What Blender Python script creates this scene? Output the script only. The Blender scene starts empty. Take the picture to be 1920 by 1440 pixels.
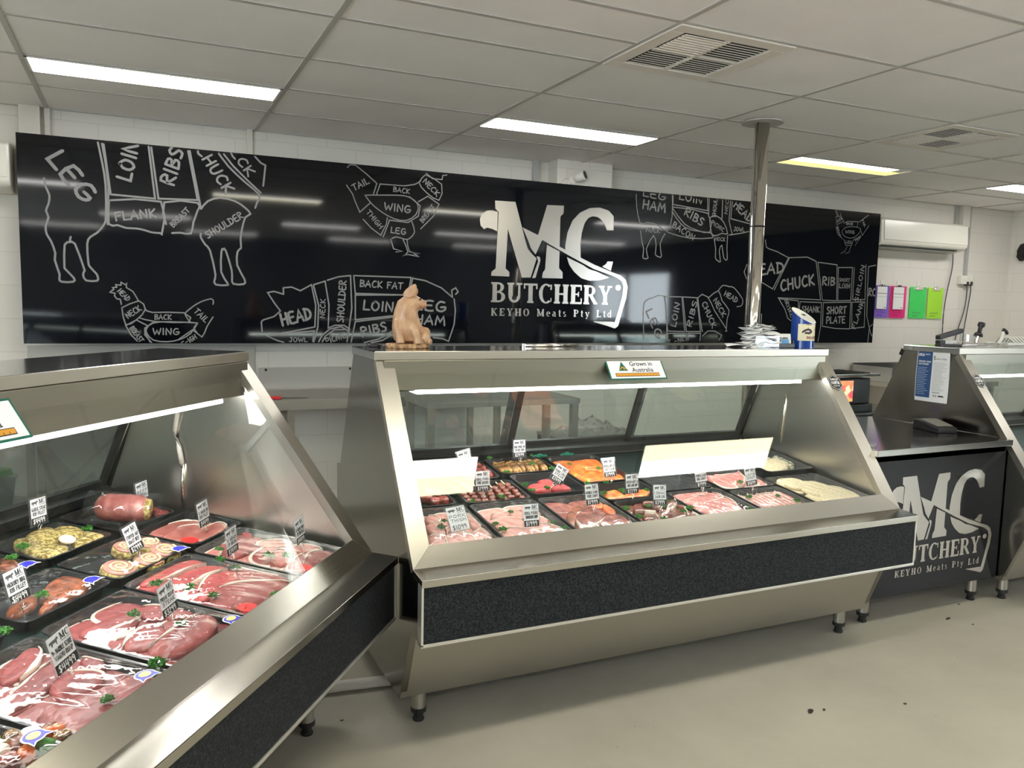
import bpy, math, random
from mathutils import Vector, Matrix
SC = bpy.context.scene
COL = SC.collection

# ------------------------------------------------------------ camera
FPX = 1498.482
CAM = Vector((0.0, 0.0, 1.5))
CR = Vector((0.906557, -0.421505, 0.02207))
CU = Vector((0.022428, 0.100321, 0.994702))
CF = Vector((0.421486, 0.90126, -0.1004))
cam_data = bpy.data.cameras.new('camera')
cam_data.sensor_width = 36.0
cam_data.lens = FPX / 1920 * 36
cam_data.clip_start = 0.02
cam = bpy.data.objects.new('camera', cam_data)
COL.objects.link(cam)
cam.matrix_world = Matrix(((CR.x, CU.x, -CF.x, CAM.x), (CR.y, CU.y, -CF.y, CAM.y), (CR.z, CU.z, -CF.z, CAM.z), (0, 0, 0, 1)))
SC.camera = cam

# ------------------------------------------------------------ world (daylight beyond the shop windows) and exposure
world = bpy.data.worlds.new('daylight')
SC.world = world
world.use_nodes = True
bg = world.node_tree.nodes['Background']
bg.inputs[0].default_value = (0.84, 0.92, 1.0, 1)
bg.inputs[1].default_value = 9.0
SC.view_settings.view_transform = 'Standard'
SC.view_settings.look = 'None'
SC.view_settings.exposure = EXPOSURE = 0.78
SC.view_settings.gamma = 1.0
SC.view_settings.use_curve_mapping = False
CEIL_LIGHT = 12.0       # radiance of the ceiling diffusers
CASE_LIGHT = 14.0       # radiance of the tubes in the display cases
cy = SC.cycles
cy.use_denoising = True
cy.max_bounces = 10
cy.diffuse_bounces = 5
cy.glossy_bounces = 5
cy.transmission_bounces = 6
cy.transparent_max_bounces = 40
cy.caustics_reflective = False
cy.caustics_refractive = False
cy.sample_clamp_indirect = 6.0

# ------------------------------------------------------------ measures of the room (metres)
WY = 5.657      # back wall
CZ = 2.60       # ceiling
XR = 8.55       # right wall
XL = -3.4       # left wall
YF = -4.6       # front wall
GX = -0.472     # a ceiling grid line
rnd = random.Random(7)

# ------------------------------------------------------------ materials
MATS = {}
def new_mat(name):
    m = bpy.data.materials.new(name); m.use_nodes = True
    MATS[name] = m
    return m, m.node_tree.nodes, m.node_tree.links, m.node_tree.nodes['Principled BSDF']
def plain(name, col, rough=0.5, metal=0.0, spec=0.5, coat=0.0, vary=0.0, scale=20.0, bump=0.0, bscale=60.0, emis=None, estr=0.0, sss=0.0):
    m, N, L, P = new_mat(name)
    P.inputs['Base Color'].default_value = (*col, 1)
    P.inputs['Roughness'].default_value = rough
    P.inputs['Metallic'].default_value = metal
    P.inputs['Specular IOR Level'].default_value = spec
    P.inputs['Coat Weight'].default_value = coat
    P.inputs['Coat Roughness'].default_value = 0.06
    if sss: P.inputs['Subsurface Weight'].default_value = sss; P.inputs['Subsurface Radius'].default_value = (0.01, 0.004, 0.003)
    if emis: P.inputs['Emission Color'].default_value = (*emis, 1); P.inputs['Emission Strength'].default_value = estr
    tc = N.new('ShaderNodeTexCoord')
    if vary:
        n = N.new('ShaderNodeTexNoise'); n.inputs['Scale'].default_value = scale; n.inputs['Detail'].default_value = 5
        L.new(tc.outputs['Object'], n.inputs['Vector'])
        r = N.new('ShaderNodeValToRGB')
        r.color_ramp.elements[0].position = 0.3; r.color_ramp.elements[1].position = 0.7
        r.color_ramp.elements[0].color = (*[c * (1 - vary) for c in col], 1)
        r.color_ramp.elements[1].color = (*[min(1, c * (1 + vary)) for c in col], 1)
        L.new(n.outputs['Fac'], r.inputs['Fac']); L.new(r.outputs['Color'], P.inputs['Base Color'])
    if bump:
        n2 = N.new('ShaderNodeTexNoise'); n2.inputs['Scale'].default_value = bscale; n2.inputs['Detail'].default_value = 4
        L.new(tc.outputs['Object'], n2.inputs['Vector'])
        b = N.new('ShaderNodeBump'); b.inputs['Strength'].default_value = bump; b.inputs['Distance'].default_value = 0.004
        L.new(n2.outputs['Fac'], b.inputs['Height']); L.new(b.outputs['Normal'], P.inputs['Normal'])
    return m
def two_tone(name, c0, c1, scale, lo=0.4, hi=0.6, rough=0.5, kind='noise', stretch=(1, 1, 1), bump=0.0, coat=0.0, c2=None, spec=0.5, detail=4, dist=0.0, sss=0.0):
    m, N, L, P = new_mat(name)
    tc = N.new('ShaderNodeTexCoord'); mp = N.new('ShaderNodeMapping'); mp.inputs['Scale'].default_value = stretch
    L.new(tc.outputs['Object'], mp.inputs['Vector'])
    if kind == 'noise':
        n = N.new('ShaderNodeTexNoise'); n.inputs['Detail'].default_value = detail; n.inputs['Distortion'].default_value = dist; out = n.outputs['Fac']
    else:
        n = N.new('ShaderNodeTexVoronoi'); out = n.outputs['Distance']
    n.inputs['Scale'].default_value = scale
    L.new(mp.outputs['Vector'], n.inputs['Vector'])
    r = N.new('ShaderNodeValToRGB')
    r.color_ramp.elements[0].position = lo; r.color_ramp.elements[1].position = hi
    r.color_ramp.elements[0].color = (*c0, 1); r.color_ramp.elements[1].color = (*c1, 1)
    if c2:
        e = r.color_ramp.elements.new(min(0.99, hi + 0.08)); e.color = (*c2, 1)
    L.new(out, r.inputs['Fac']); L.new(r.outputs['Color'], P.inputs['Base Color'])
    P.inputs['Roughness'].default_value = rough; P.inputs['Coat Weight'].default_value = coat; P.inputs['Coat Roughness'].default_value = 0.05
    P.inputs['Specular IOR Level'].default_value = spec
    if sss: P.inputs['Subsurface Weight'].default_value = sss; P.inputs['Subsurface Radius'].default_value = (0.01, 0.004, 0.003)
    if bump:
        b = N.new('ShaderNodeBump'); b.inputs['Strength'].default_value = bump; b.inputs['Distance'].default_value = 0.004
        L.new(out, b.inputs['Height']); L.new(b.outputs['Normal'], P.inputs['Normal'])
    return m
def steel(name, col=(0.52, 0.495, 0.445), rough=0.20, stretch=(1.5, 180, 180), amp=0.08, bump=0.006):
    m, N, L, P = new_mat(name)
    P.inputs['Metallic'].default_value = 1.0
    P.inputs['Base Color'].default_value = (*col, 1)
    tc = N.new('ShaderNodeTexCoord'); mp = N.new('ShaderNodeMapping'); mp.inputs['Scale'].default_value = stretch
    L.new(tc.outputs['Object'], mp.inputs['Vector'])
    n = N.new('ShaderNodeTexNoise'); n.inputs['Scale'].default_value = 1.0; n.inputs['Detail'].default_value = 5
    L.new(mp.outputs['Vector'], n.inputs['Vector'])
    mr = N.new('ShaderNodeMapRange'); mr.inputs['To Min'].default_value = rough - amp * 0.5; mr.inputs['To Max'].default_value = rough + amp * 0.5
    L.new(n.outputs['Fac'], mr.inputs['Value']); L.new(mr.outputs['Result'], P.inputs['Roughness'])
    b = N.new('ShaderNodeBump'); b.inputs['Strength'].default_value = bump; b.inputs['Distance'].default_value = 0.002
    n2 = N.new('ShaderNodeTexNoise'); n2.inputs['Scale'].default_value = 3.0
    L.new(tc.outputs['Object'], n2.inputs['Vector'])
    ad = N.new('ShaderNodeMath'); ad.operation = 'MULTIPLY_ADD'; ad.inputs[1].default_value = 2.0
    L.new(n2.outputs['Fac'], ad.inputs[0]); L.new(n.outputs['Fac'], ad.inputs[2])
    L.new(ad.outputs[0], b.inputs['Height']); L.new(b.outputs['Normal'], P.inputs['Normal'])
    return m
def thin_clear(name, tint=(1, 1, 1), f0=0.045, rough=0.0, haze=0.0, hazecol=(0.8, 0.85, 0.9), bump=0.0, bscale=25.0, gcol=(1, 1, 1)):
    m = bpy.data.materials.new(name); m.use_nodes = True; MATS[name] = m
    N, L = m.node_tree.nodes, m.node_tree.links
    N.remove(N['Principled BSDF'])
    out = N['Material Output']
    tr = N.new('ShaderNodeBsdfTransparent'); tr.inputs[0].default_value = (*tint, 1)
    gl = N.new('ShaderNodeBsdfGlossy'); gl.inputs['Roughness'].default_value = rough; gl.inputs[0].default_value = (*gcol, 1)
    lw = N.new('ShaderNodeLayerWeight'); lw.inputs['Blend'].default_value = 0.5
    pw = N.new('ShaderNodeMath'); pw.operation = 'POWER'; pw.inputs[1].default_value = 5.0
    L.new(lw.outputs['Facing'], pw.inputs[0])
    ma = N.new('ShaderNodeMath'); ma.operation = 'MULTIPLY_ADD'; ma.inputs[1].default_value = 0.9; ma.inputs[2].default_value = f0
    L.new(pw.outputs[0], ma.inputs[0])
    mx = N.new('ShaderNodeMixShader'); L.new(ma.outputs[0], mx.inputs[0]); L.new(tr.outputs[0], mx.inputs[1]); L.new(gl.outputs[0], mx.inputs[2])
    last = mx.outputs[0]
    if haze:
        df = N.new('ShaderNodeBsdfDiffuse'); df.inputs[0].default_value = (*hazecol, 1)
        m2 = N.new('ShaderNodeMixShader'); m2.inputs[0].default_value = haze
        L.new(last, m2.inputs[1]); L.new(df.outputs[0], m2.inputs[2]); last = m2.outputs[0]
    if bump:
        tc = N.new('ShaderNodeTexCoord'); n = N.new('ShaderNodeTexNoise'); n.inputs['Scale'].default_value = bscale; n.inputs['Detail'].default_value = 3; n.inputs['Distortion'].default_value = 1.0
        L.new(tc.outputs['Object'], n.inputs['Vector'])
        b = N.new('ShaderNodeBump'); b.inputs['Strength'].default_value = bump; b.inputs['Distance'].default_value = 0.01
        L.new(n.outputs['Fac'], b.inputs['Height']); L.new(b.outputs['Normal'], gl.inputs['Normal']); L.new(b.outputs['Normal'], lw.inputs['Normal'])
    L.new(last, out.inputs['Surface'])
    return m
def emitter(name, col, s):
    m = bpy.data.materials.new(name); m.use_nodes = True; MATS[name] = m
    N, L = m.node_tree.nodes, m.node_tree.links
    N.remove(N['Principled BSDF'])
    e = N.new('ShaderNodeEmission'); e.inputs[0].default_value = (*col, 1); e.inputs[1].default_value = s
    L.new(e.outputs[0], N['Material Output'].inputs['Surface'])
    return m

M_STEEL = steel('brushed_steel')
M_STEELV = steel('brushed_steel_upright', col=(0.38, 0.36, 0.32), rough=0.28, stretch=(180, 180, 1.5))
M_STEELEND_DIM = steel('end_panel_steel_dim', col=(0.22, 0.215, 0.19), rough=0.16, stretch=(180, 180, 1.5))  # darkened: the dim reflections on the end panels are put into the colour
M_STEELEND_LIT = steel('end_panel_steel_lit', col=(0.30, 0.29, 0.265), rough=0.19, amp=0.03, stretch=(20, 20, 2), bump=0.002)  # lighter copy for the right case's end, its brighter reflections coloured in
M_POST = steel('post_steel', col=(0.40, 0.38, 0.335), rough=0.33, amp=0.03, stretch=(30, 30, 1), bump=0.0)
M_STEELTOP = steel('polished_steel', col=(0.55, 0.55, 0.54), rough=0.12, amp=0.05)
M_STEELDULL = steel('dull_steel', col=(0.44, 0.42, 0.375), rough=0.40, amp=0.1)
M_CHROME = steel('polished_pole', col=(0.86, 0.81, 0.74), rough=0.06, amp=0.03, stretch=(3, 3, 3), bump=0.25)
M_ALU = plain('aluminium_trim', (0.72, 0.70, 0.66), 0.35, 0.9)
M_GRANITE = two_tone('dark_speckled_laminate', (0.009, 0.010, 0.012), (0.042, 0.046, 0.050), 170, 0.40, 0.72, 0.45, detail=6, spec=0.12)
M_BLACKGLOSS = plain('gloss_black_panel', (0.006, 0.007, 0.010), 0.12, spec=0.3)
M_BANNER = plain('gloss_black_banner', (0.0025, 0.0032, 0.0055), 0.055, spec=0.45, bump=0.012, bscale=2.0)
M_LINE = plain('chalk_grey_print', (0.21, 0.21, 0.21), 0.35)
M_LINEDIM = plain('faint_grey_print', (0.11, 0.115, 0.12), 0.35)
M_SILVER = plain('silver_vinyl', (0.50, 0.47, 0.43), 0.22, 0.85)
M_GLASS = thin_clear('clear_glass', (0.965, 0.98, 0.97), 0.030)
M_GLASSSHADE = thin_clear('shade_tinted_glass', (0.50, 0.55, 0.54), 0.05, haze=0.02)  # sliding glass tinted darker to stand for the shade behind the left case
M_GLASSREAR = thin_clear('sliding_glass', (0.84, 0.90, 0.88), 0.05, haze=0.03)
M_FILM = thin_clear('cling_film', (0.97, 0.97, 0.98), 0.04, rough=0.03, haze=0.012, hazecol=(0.9, 0.92, 0.96), bump=0.35, bscale=9.0)
M_CLEARPLASTIC = thin_clear('clear_plastic', (0.95, 0.96, 0.97), 0.05, rough=0.05, haze=0.03)
M_WHITE = plain('white_plastic', (0.80, 0.79, 0.74), 0.3)
M_WHITEAC = plain('cream_plastic', (0.78, 0.76, 0.68), 0.18)
M_PAPER = plain('white_paper', (0.80, 0.80, 0.79), 0.8)
M_CARD = plain('white_card', (0.86, 0.86, 0.90), 0.6)
M_INK = plain('black_ink', (0.012, 0.012, 0.016), 0.6)
M_GREYINK = plain('grey_ink', (0.10, 0.10, 0.11), 0.6)
M_CHALKWHITE = plain('white_marker', (0.85, 0.85, 0.85), 0.6)
M_BLACKPL = plain('black_plastic', (0.012, 0.012, 0.014), 0.35)
M_TRAY = plain('black_tray_plastic', (0.010, 0.011, 0.013), 0.28, coat=0.2)
M_RUBBER = plain('black_rubber', (0.010, 0.010, 0.010), 0.7)
M_DECK = plain('dark_green_deck', (0.004, 0.016, 0.015), 0.6, spec=.25)
M_DARKFRAME = plain('dark_anodised_frame', (0.025, 0.028, 0.028), 0.35, 0.4)
M_PVC = plain('white_pvc', (0.72, 0.69, 0.62), 0.45)
M_CABLE = plain('grey_cable', (0.06, 0.06, 0.075), 0.5)
M_GREY = plain('grey_paint', (0.42, 0.42, 0.41), 0.5)
M_LOUVRE = plain('cream_louvre', (0.80, 0.755, 0.69), 0.5)
M_DARK = plain('dark_void', (0.03, 0.032, 0.035), 0.8)

# ------------------------------------------------------------ mesh builder
class MB:
    def __init__(s): s.v = []; s.f = []; s.m = []
    def add(s, vs, fs, mi=0):
        o = len(s.v); s.v += [tuple(p) for p in vs]
        for f in fs: s.f.append([i + o for i in f]); s.m.append(mi)
        return s
    def box(s, x0, x1, y0, y1, z0, z1, mi=0):
        v = [(x0, y0, z0), (x1, y0, z0), (x1, y1, z0), (x0, y1, z0), (x0, y0, z1), (x1, y0, z1), (x1, y1, z1), (x0, y1, z1)]
        return s.add(v, [(3, 2, 1, 0), (4, 5, 6, 7), (0, 1, 5, 4), (1, 2, 6, 5), (2, 3, 7, 6), (3, 0, 4, 7)], mi)
    def obox(s, c, ax, ay, az, mi=0):
        c, ax, ay, az = map(Vector, (c, ax, ay, az))
        v = [c + ax * i + ay * j + az * k for k in (-.5, .5) for i, j in ((-.5, -.5), (.5, -.5), (.5, .5), (-.5, .5))]
        return s.add(v, [(3, 2, 1, 0), (4, 5, 6, 7), (0, 1, 5, 4), (1, 2, 6, 5), (2, 3, 7, 6), (3, 0, 4, 7)], mi)
    def prism(s, prof, x0, x1, mi=0):
        n = len(prof)
        v = [(x0, y, z) for y, z in prof] + [(x1, y, z) for y, z in prof]
        f = [tuple(range(n))[::-1], tuple(range(n, 2 * n))] + [(i, (i + 1) % n, n + (i + 1) % n, n + i) for i in range(n)]
        return s.add(v, f, mi)
    def prismz(s, prof, z0, z1, mi=0):
        n = len(prof)
        v = [(x, y, z0) for x, y in prof] + [(x, y, z1) for x, y in prof]
        f = [tuple(range(n))[::-1], tuple(range(n, 2 * n))] + [(i, (i + 1) % n, n + (i + 1) % n, n + i) for i in range(n)]
        return s.add(v, f, mi)
    def tube(s, path, r, n=8, mi=0, cap=True):
        P = [Vector(p) for p in path]; k = len(P); rs = r if isinstance(r, (list, tuple)) else [r] * k
        vs = []; up = Vector((0, 0, 1))
        for i, p in enumerate(P):
            t = (P[min(i + 1, k - 1)] - P[max(i - 1, 0)]).normalized()
            a = t.cross(up)
            if a.length < 0.05: a = t.cross(Vector((0, 1, 0)))
            a.normalize(); b = a.cross(t)
            for j in range(n):
                w = 2 * math.pi * j / n
                vs.append(p + (a * math.cos(w) + b * math.sin(w)) * rs[i])
        fs = [(i * n + j, i * n + (j + 1) % n, (i + 1) * n + (j + 1) % n, (i + 1) * n + j) for i in range(k - 1) for j in range(n)]
        if cap: fs += [tuple(range(n))[::-1], tuple(range((k - 1) * n, k * n))]
        return s.add(vs, fs, mi)
    def lathe(s, prof, c=(0, 0, 0), n=24, mi=0, sx=1.0, sy=1.0):
        c = Vector(c); k = len(prof); vs = []
        for r, z in prof:
            for j in range(n):
                w = 2 * math.pi * j / n; vs.append(c + Vector((r * sx * math.cos(w), r * sy * math.sin(w), z)))
        fs = [(i * n + j, i * n + (j + 1) % n, (i + 1) * n + (j + 1) % n, (i + 1) * n + j) for i in range(k - 1) for j in range(n)]
        fs += [tuple(range(n))[::-1], tuple(range((k - 1) * n, k * n))]
        return s.add(vs, fs, mi)
    def grid(s, fn, nu, nv, mi=0):
        vs = [fn(i / nu, j / nv) for j in range(nv + 1) for i in range(nu + 1)]
        fs = [(j * (nu + 1) + i, j * (nu + 1) + i + 1, (j + 1) * (nu + 1) + i + 1, (j + 1) * (nu + 1) + i) for j in range(nv) for i in range(nu)]
        return s.add(vs, fs, mi)
    def build(s, name, mat, parent=None, smooth=False, bevel=0.0, sub=0, loc=None, rot=None):
        me = bpy.data.meshes.new(name); me.from_pydata(s.v, [], s.f)
        for mm in (mat if isinstance(mat, (list, tuple)) else [mat]): me.materials.append(mm)
        for p, mi in zip(me.polygons, s.m):
            p.material_index = mi; p.use_smooth = smooth
        me.update()
        o = bpy.data.objects.new(name, me); COL.objects.link(o)
        if parent: o.parent = parent
        if bevel:
            b = o.modifiers.new('edge', 'BEVEL'); b.width = bevel; b.segments = 2; b.limit_method = 'ANGLE'; b.angle_limit = 0.6
        if sub:
            b = o.modifiers.new('soft', 'SUBSURF'); b.levels = sub; b.render_levels = sub
        if loc: o.location = loc
        if rot: o.rotation_euler = rot
        return o
def tag(o, label, cat, group=None):
    o['label'] = label; o['category'] = cat
    if group: o['group'] = group
    return o
def thing(name, label, cat, loc=(0, 0, 0), rot=(0, 0, 0), group=None):
    o = bpy.data.objects.new(name, None); COL.objects.link(o)
    o.empty_display_size = 0.05; o.location = loc; o.rotation_euler = rot
    return tag(o, label, cat, group)
def struct(o): o['kind'] = 'structure'; return o
def copy_tree(o, parent=None):
    c = o.copy(); COL.objects.link(c)
    if parent: c.parent = parent
    for ch in list(o.children): copy_tree(ch, c)
    return c
def ray(u, v): return (CF * FPX + CR * (u - 960) - CU * (v - 720)).normalized()
def at_y(u, v, y):
    d = ray(u, v); return CAM + d * (y / d.y)
def at_z(u, v, z):
    d = ray(u, v); return CAM + d * ((z - CAM.z) / d.z)
def at_x(u, v, x):
    d = ray(u, v); return CAM + d * (x / d.x)

# ------------------------------------------------------------ room
def wall_paint(name, ax):
    m, N, L, P = new_mat(name)
    tc = N.new('ShaderNodeTexCoord'); sp = N.new('ShaderNodeSeparateXYZ'); cb = N.new('ShaderNodeCombineXYZ')
    L.new(tc.outputs['Object'], sp.inputs[0]); L.new(sp.outputs[ax], cb.inputs[0])
    sh = N.new('ShaderNodeMath'); sh.operation = 'ADD'; sh.inputs[1].default_value = 0.06
    L.new(sp.outputs[2], sh.inputs[0]); L.new(sh.outputs[0], cb.inputs[1])
    b = N.new('ShaderNodeTexBrick'); b.inputs['Scale'].default_value = 1.0; b.inputs['Brick Width'].default_value = 0.4; b.inputs['Row Height'].default_value = 0.2
    b.inputs['Mortar Size'].default_value = 0.004; b.inputs['Mortar Smooth'].default_value = 0.6; b.inputs['Color1'].default_value = (1, 1, 1, 1); b.inputs['Color2'].default_value = (1, 1, 1, 1); b.inputs['Mortar'].default_value = (0, 0, 0, 1)
    L.new(cb.outputs[0], b.inputs['Vector'])
    n = N.new('ShaderNodeTexNoise'); n.inputs['Scale'].default_value = 40; n.inputs['Detail'].default_value = 5
    L.new(tc.outputs['Object'], n.inputs['Vector'])
    mx = N.new('ShaderNodeMath'); mx.operation = 'MULTIPLY_ADD'; mx.inputs[1].default_value = 0.12
    L.new(n.outputs['Fac'], mx.inputs[0]); L.new(b.outputs['Fac'], mx.inputs[2])
    inv = N.new('ShaderNodeMath'); inv.operation = 'SUBTRACT'; inv.inputs[0].default_value = 1.0; L.new(b.outputs['Fac'], inv.inputs[1])
    ad = N.new('ShaderNodeMath'); ad.operation = 'MULTIPLY_ADD'; ad.inputs[1].default_value = 0.1; L.new(n.outputs['Fac'], ad.inputs[0]); L.new(inv.outputs[0], ad.inputs[2])
    bp = N.new('ShaderNodeBump'); bp.inputs['Strength'].default_value = 0.4; bp.inputs['Distance'].default_value = 0.003
    L.new(ad.outputs[0], bp.inputs['Height']); L.new(bp.outputs['Normal'], P.inputs['Normal'])
    cr = N.new('ShaderNodeMix'); cr.data_type = 'RGBA'
    cr.inputs[6].default_value = (0.76, 0.73, 0.67, 1); cr.inputs[7].default_value = (0.69, 0.66, 0.60, 1)
    L.new(b.outputs['Fac'], cr.inputs[0]); L.new(cr.outputs[2], P.inputs['Base Color'])
    P.inputs['Roughness'].default_value = 0.5
    return m
M_WALLX = wall_paint('painted_block_wall', 0)
M_WALLY = wall_paint('painted_block_wall_side', 1)
def floor_mat():
    m, N, L, P = new_mat('worn_epoxy_floor')
    tc = N.new('ShaderNodeTexCoord')
    n = N.new('ShaderNodeTexNoise'); n.inputs['Scale'].default_value = 1.6; n.inputs['Detail'].default_value = 8; n.inputs['Roughness'].default_value = 0.65
    L.new(tc.outputs['Object'], n.inputs['Vector'])
    r = N.new('ShaderNodeValToRGB'); r.color_ramp.elements[0].position = 0.3; r.color_ramp.elements[1].position = 0.72
    r.color_ramp.elements[0].color = (0.37, 0.345, 0.28, 1); r.color_ramp.elements[1].color = (0.465, 0.437, 0.36, 1)
    L.new(n.outputs['Fac'], r.inputs['Fac'])
    n2 = N.new('ShaderNodeTexNoise'); n2.inputs['Scale'].default_value = 34; n2.inputs['Detail'].default_value = 6
    L.new(tc.outputs['Object'], n2.inputs['Vector'])
    r2 = N.new('ShaderNodeValToRGB'); r2.color_ramp.elements[0].position = 0.70; r2.color_ramp.elements[1].position = 0.78
    r2.color_ramp.elements[0].color = (1, 1, 1, 1); r2.color_ramp.elements[1].color = (0.62, 0.58, 0.52, 1)
    L.new(n2.outputs['Fac'], r2.inputs['Fac'])
    mx = N.new('ShaderNodeMix'); mx.data_type = 'RGBA'; mx.blend_type = 'MULTIPLY'; mx.inputs[0].default_value = 1.0
    L.new(r.outputs['Color'], mx.inputs[6]); L.new(r2.outputs['Color'], mx.inputs[7]); L.new(mx.outputs[2], P.inputs['Base Color'])
    n3 = N.new('ShaderNodeTexNoise'); n3.inputs['Scale'].default_value = 4.0; L.new(tc.outputs['Object'], n3.inputs['Vector'])
    mr = N.new('ShaderNodeMapRange'); mr.inputs['To Min'].default_value = 0.38; mr.inputs['To Max'].default_value = 0.58
    L.new(n3.outputs['Fac'], mr.inputs['Value']); L.new(mr.outputs['Result'], P.inputs['Roughness'])
    return m
M_FLOOR = floor_mat()
M_TILE = plain('ceiling_tile_paint', (0.92, 0.905, 0.89), 0.55, vary=0.03, scale=2.5, bump=0.08, bscale=30)
M_TBAR = plain('ceiling_grid_metal', (0.50, 0.485, 0.46), 0.4)

b = MB(); b.box(XL - .2, XR + .2, YF - .2, WY + .2, -0.15, 0); struct(b.build('floor', M_FLOOR))
b = MB(); b.box(XL - .2, XR + .2, YF - .2, WY + .2, CZ, CZ + 0.12); struct(b.build('ceiling', M_TILE))
b = MB(); b.box(XL - .2, XR + .2, WY, WY + .2, 0, CZ); struct(b.build('wall_back', M_WALLX))
W2 = (-4.0, 1.2, 0.95, 2.25)  # unseen left window, added to brighten the ceiling and floor
b = MB()
b.box(XL - .2, XL, YF, W2[0], 0, CZ); b.box(XL - .2, XL, W2[1], WY, 0, CZ); b.box(XL - .2, XL, W2[0], W2[1], 0, W2[2]); b.box(XL - .2, XL, W2[0], W2[1], W2[3], CZ)
struct(b.build('wall_left', M_WALLY))
# right wall with a shop window, front wall with a glazed shopfront
W1 = (-3.8, -0.9, 0.75, 2.15)
b = MB()
b.box(XR, XR + .2, YF, W1[0], 0, CZ); b.box(XR, XR + .2, W1[1], 4.3, 0, CZ); b.box(XR, XR + .2, W1[0], W1[1], 0, W1[2]); b.box(XR, XR + .2, W1[0], W1[1], W1[3], CZ)
struct(b.build('wall_right', plain('charcoal_side_wall', (.06, .065, .068), .6)))
struct(MB().box(XR, XR + .2, 4.3, WY, 0, CZ).build('wall_right', M_WALLY))
b = MB(); b.box(XL, XR, YF - .2, YF, 0, CZ)
struct(b.build('wall_front', plain('charcoal_wall_paint', (.10, .098, .092), .7)))
wf = struct(MB().box(XR + .05, XR + .11, W1[0], W1[1], W1[2], W1[2] + .05).box(XR + .05, XR + .11, W1[0], W1[1], W1[3] - .05, W1[3]).box(XR + .05, XR + .11, W1[0], W1[0] + .05, W1[2], W1[3]).box(XR + .05, XR + .11, W1[1] - .05, W1[1], W1[2], W1[3]).box(XR + .05, XR + .11, -2.4, -2.32, W1[2], W1[3]).build('window_1', M_DARKFRAME))
MB().box(XR + .075, XR + .081, W1[0] + .05, W1[1] - .05, W1[2] + .05, W1[3] - .05).build('pane', M_GLASS, wf)
fb = MB()
for y_ in (-4.0, -2.3, -.58, 1.14): fb.box(XL - .11, XL - .05, y_, y_ + .06, W2[2], W2[3])
fb.box(XL - .11, XL - .05, W2[0], W2[1], W2[2], W2[2] + .06); fb.box(XL - .11, XL - .05, W2[0], W2[1], W2[3] - .06, W2[3])
wf = struct(fb.build('added_window_left', M_DARKFRAME))  # frame of the added window that lets extra daylight in
MB().box(XL - .085, XL - .079, W2[0] + .06, W2[1] - .06, W2[2] + .06, W2[3] - .06).build('pane', M_GLASS, wf)
# pilaster on the back wall
struct(MB().box(2.915, 3.405, WY - .155, WY, 0, CZ).build('trim_1', M_WALLX, bevel=.004))
# T-bar grid of the ceiling
g = MB()
def bar_y(x, y0=YF, y1=WY): g.box(x - .012, x + .012, y0, y1, CZ - .005, CZ + .002)
def bar_x(y, x0=XL, x1=XR): g.box(x0, x1, y - .011, y + .011, CZ - .004, CZ + .002)
k = -3
while GX + 1.2 * k < XR:
    if GX + 1.2 * k > XL: bar_y(GX + 1.2 * k)
    k += 1
y = 3.25 - 0.6 * 13
while y < WY:
    if y > YF: bar_x(y)
    y += 0.6
LIGHTS = []
for row, off in ((4.45, 0), (1.45, 1), (-1.55, 0), (-3.95, 1)):
    for c in range(-2, 8, 1):
        if (c + off) % 2 == 0:
            x0 = GX + 1.2 * c
            if x0 > XL and x0 + 1.2 < XR: LIGHTS.append((x0, row))
for x0, row in LIGHTS: bar_x(row + .3, x0, x0 + 1.2)
bar_x(2.95, GX + 1.2, GX + 2.4)
struct(g.build('trim_2', M_TBAR))
# stains and scraps are part of the floor; small scraps lie on it
# ------------------------------------------------------------ ceiling lights
M_LAMP = emitter('lamp_diffuser', (1.0, 0.975, 0.93), CEIL_LIGHT)
M_LAMPYEL = emitter('yellowed_reflector', (0.95, 0.82, 0.30), CEIL_LIGHT * 0.07)
M_LAMPWARM = emitter('warm_reflector', (1.0, 0.94, 0.62), CEIL_LIGHT * 1.0)
M_LAMPBRIGHT = emitter('bright_tube_half', (1.0, 0.985, 0.92), CEIL_LIGHT * 1.35)
M_LAMPOLD = emitter('bare_tube', (1.0, 0.97, 0.80), CEIL_LIGHT * 1.3)
LAMP_LABELS = {(0, 4.45): 'long white ceiling light above the left end of the black wall sign',
               (2, 4.45): 'white ceiling light above the middle of the black wall sign',
               (4, 4.45): 'yellowed ceiling light with one bare tube, right of the steel pole',
               (6, 4.45): 'white ceiling light beyond the smaller ceiling vent, cut by the frame edge'}
for x0, row in LIGHTS:
    c = round((x0 - GX) / 1.2)
    lab = LAMP_LABELS.get((c, row), 'recessed white ceiling light out in the shop behind the viewer')
    t = thing('ceiling_light', lab, 'light', (x0 + .6, row + .15, CZ), group='recessed ceiling lights')
    f = MB()
    f.box(-.588, .588, -.139, -.128, -.008, .0).box(-.588, .588, .128, .139, -.008, .0).box(-.588, -.575, -.139, .139, -.008, .0).box(.575, .588, -.139, .139, -.008, .0)
    f.build('frame', M_WHITE, t)
    if row == 1.45 and c in (1, 3):      # the two yellowed fittings reflected in the middle case's glass
        k = 1 if c == 1 else -1
        MB().box(-.575, .575, min(0, k * .128), max(0, k * .128), -.0045, -.001).build('tube', M_LAMPBRIGHT, t)
        MB().box(-.575, .575, min(0, -k * .128), max(0, -k * .128), -.004, -.001).build('reflector', M_LAMPWARM, t)
    elif (c, row) == (4, 4.45):
        MB().box(-.575, .575, .0, .128, -.004, -.001).build('reflector', M_LAMPYEL, t)
        MB().box(-.575, .44, -.128, .0, -.0045, -.001).build('tube', M_LAMPOLD, t)
    else:
        MB().box(-.572, .572, -.125, .125, -.009, -.001).build('diffuser', M_LAMP, t)

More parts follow.
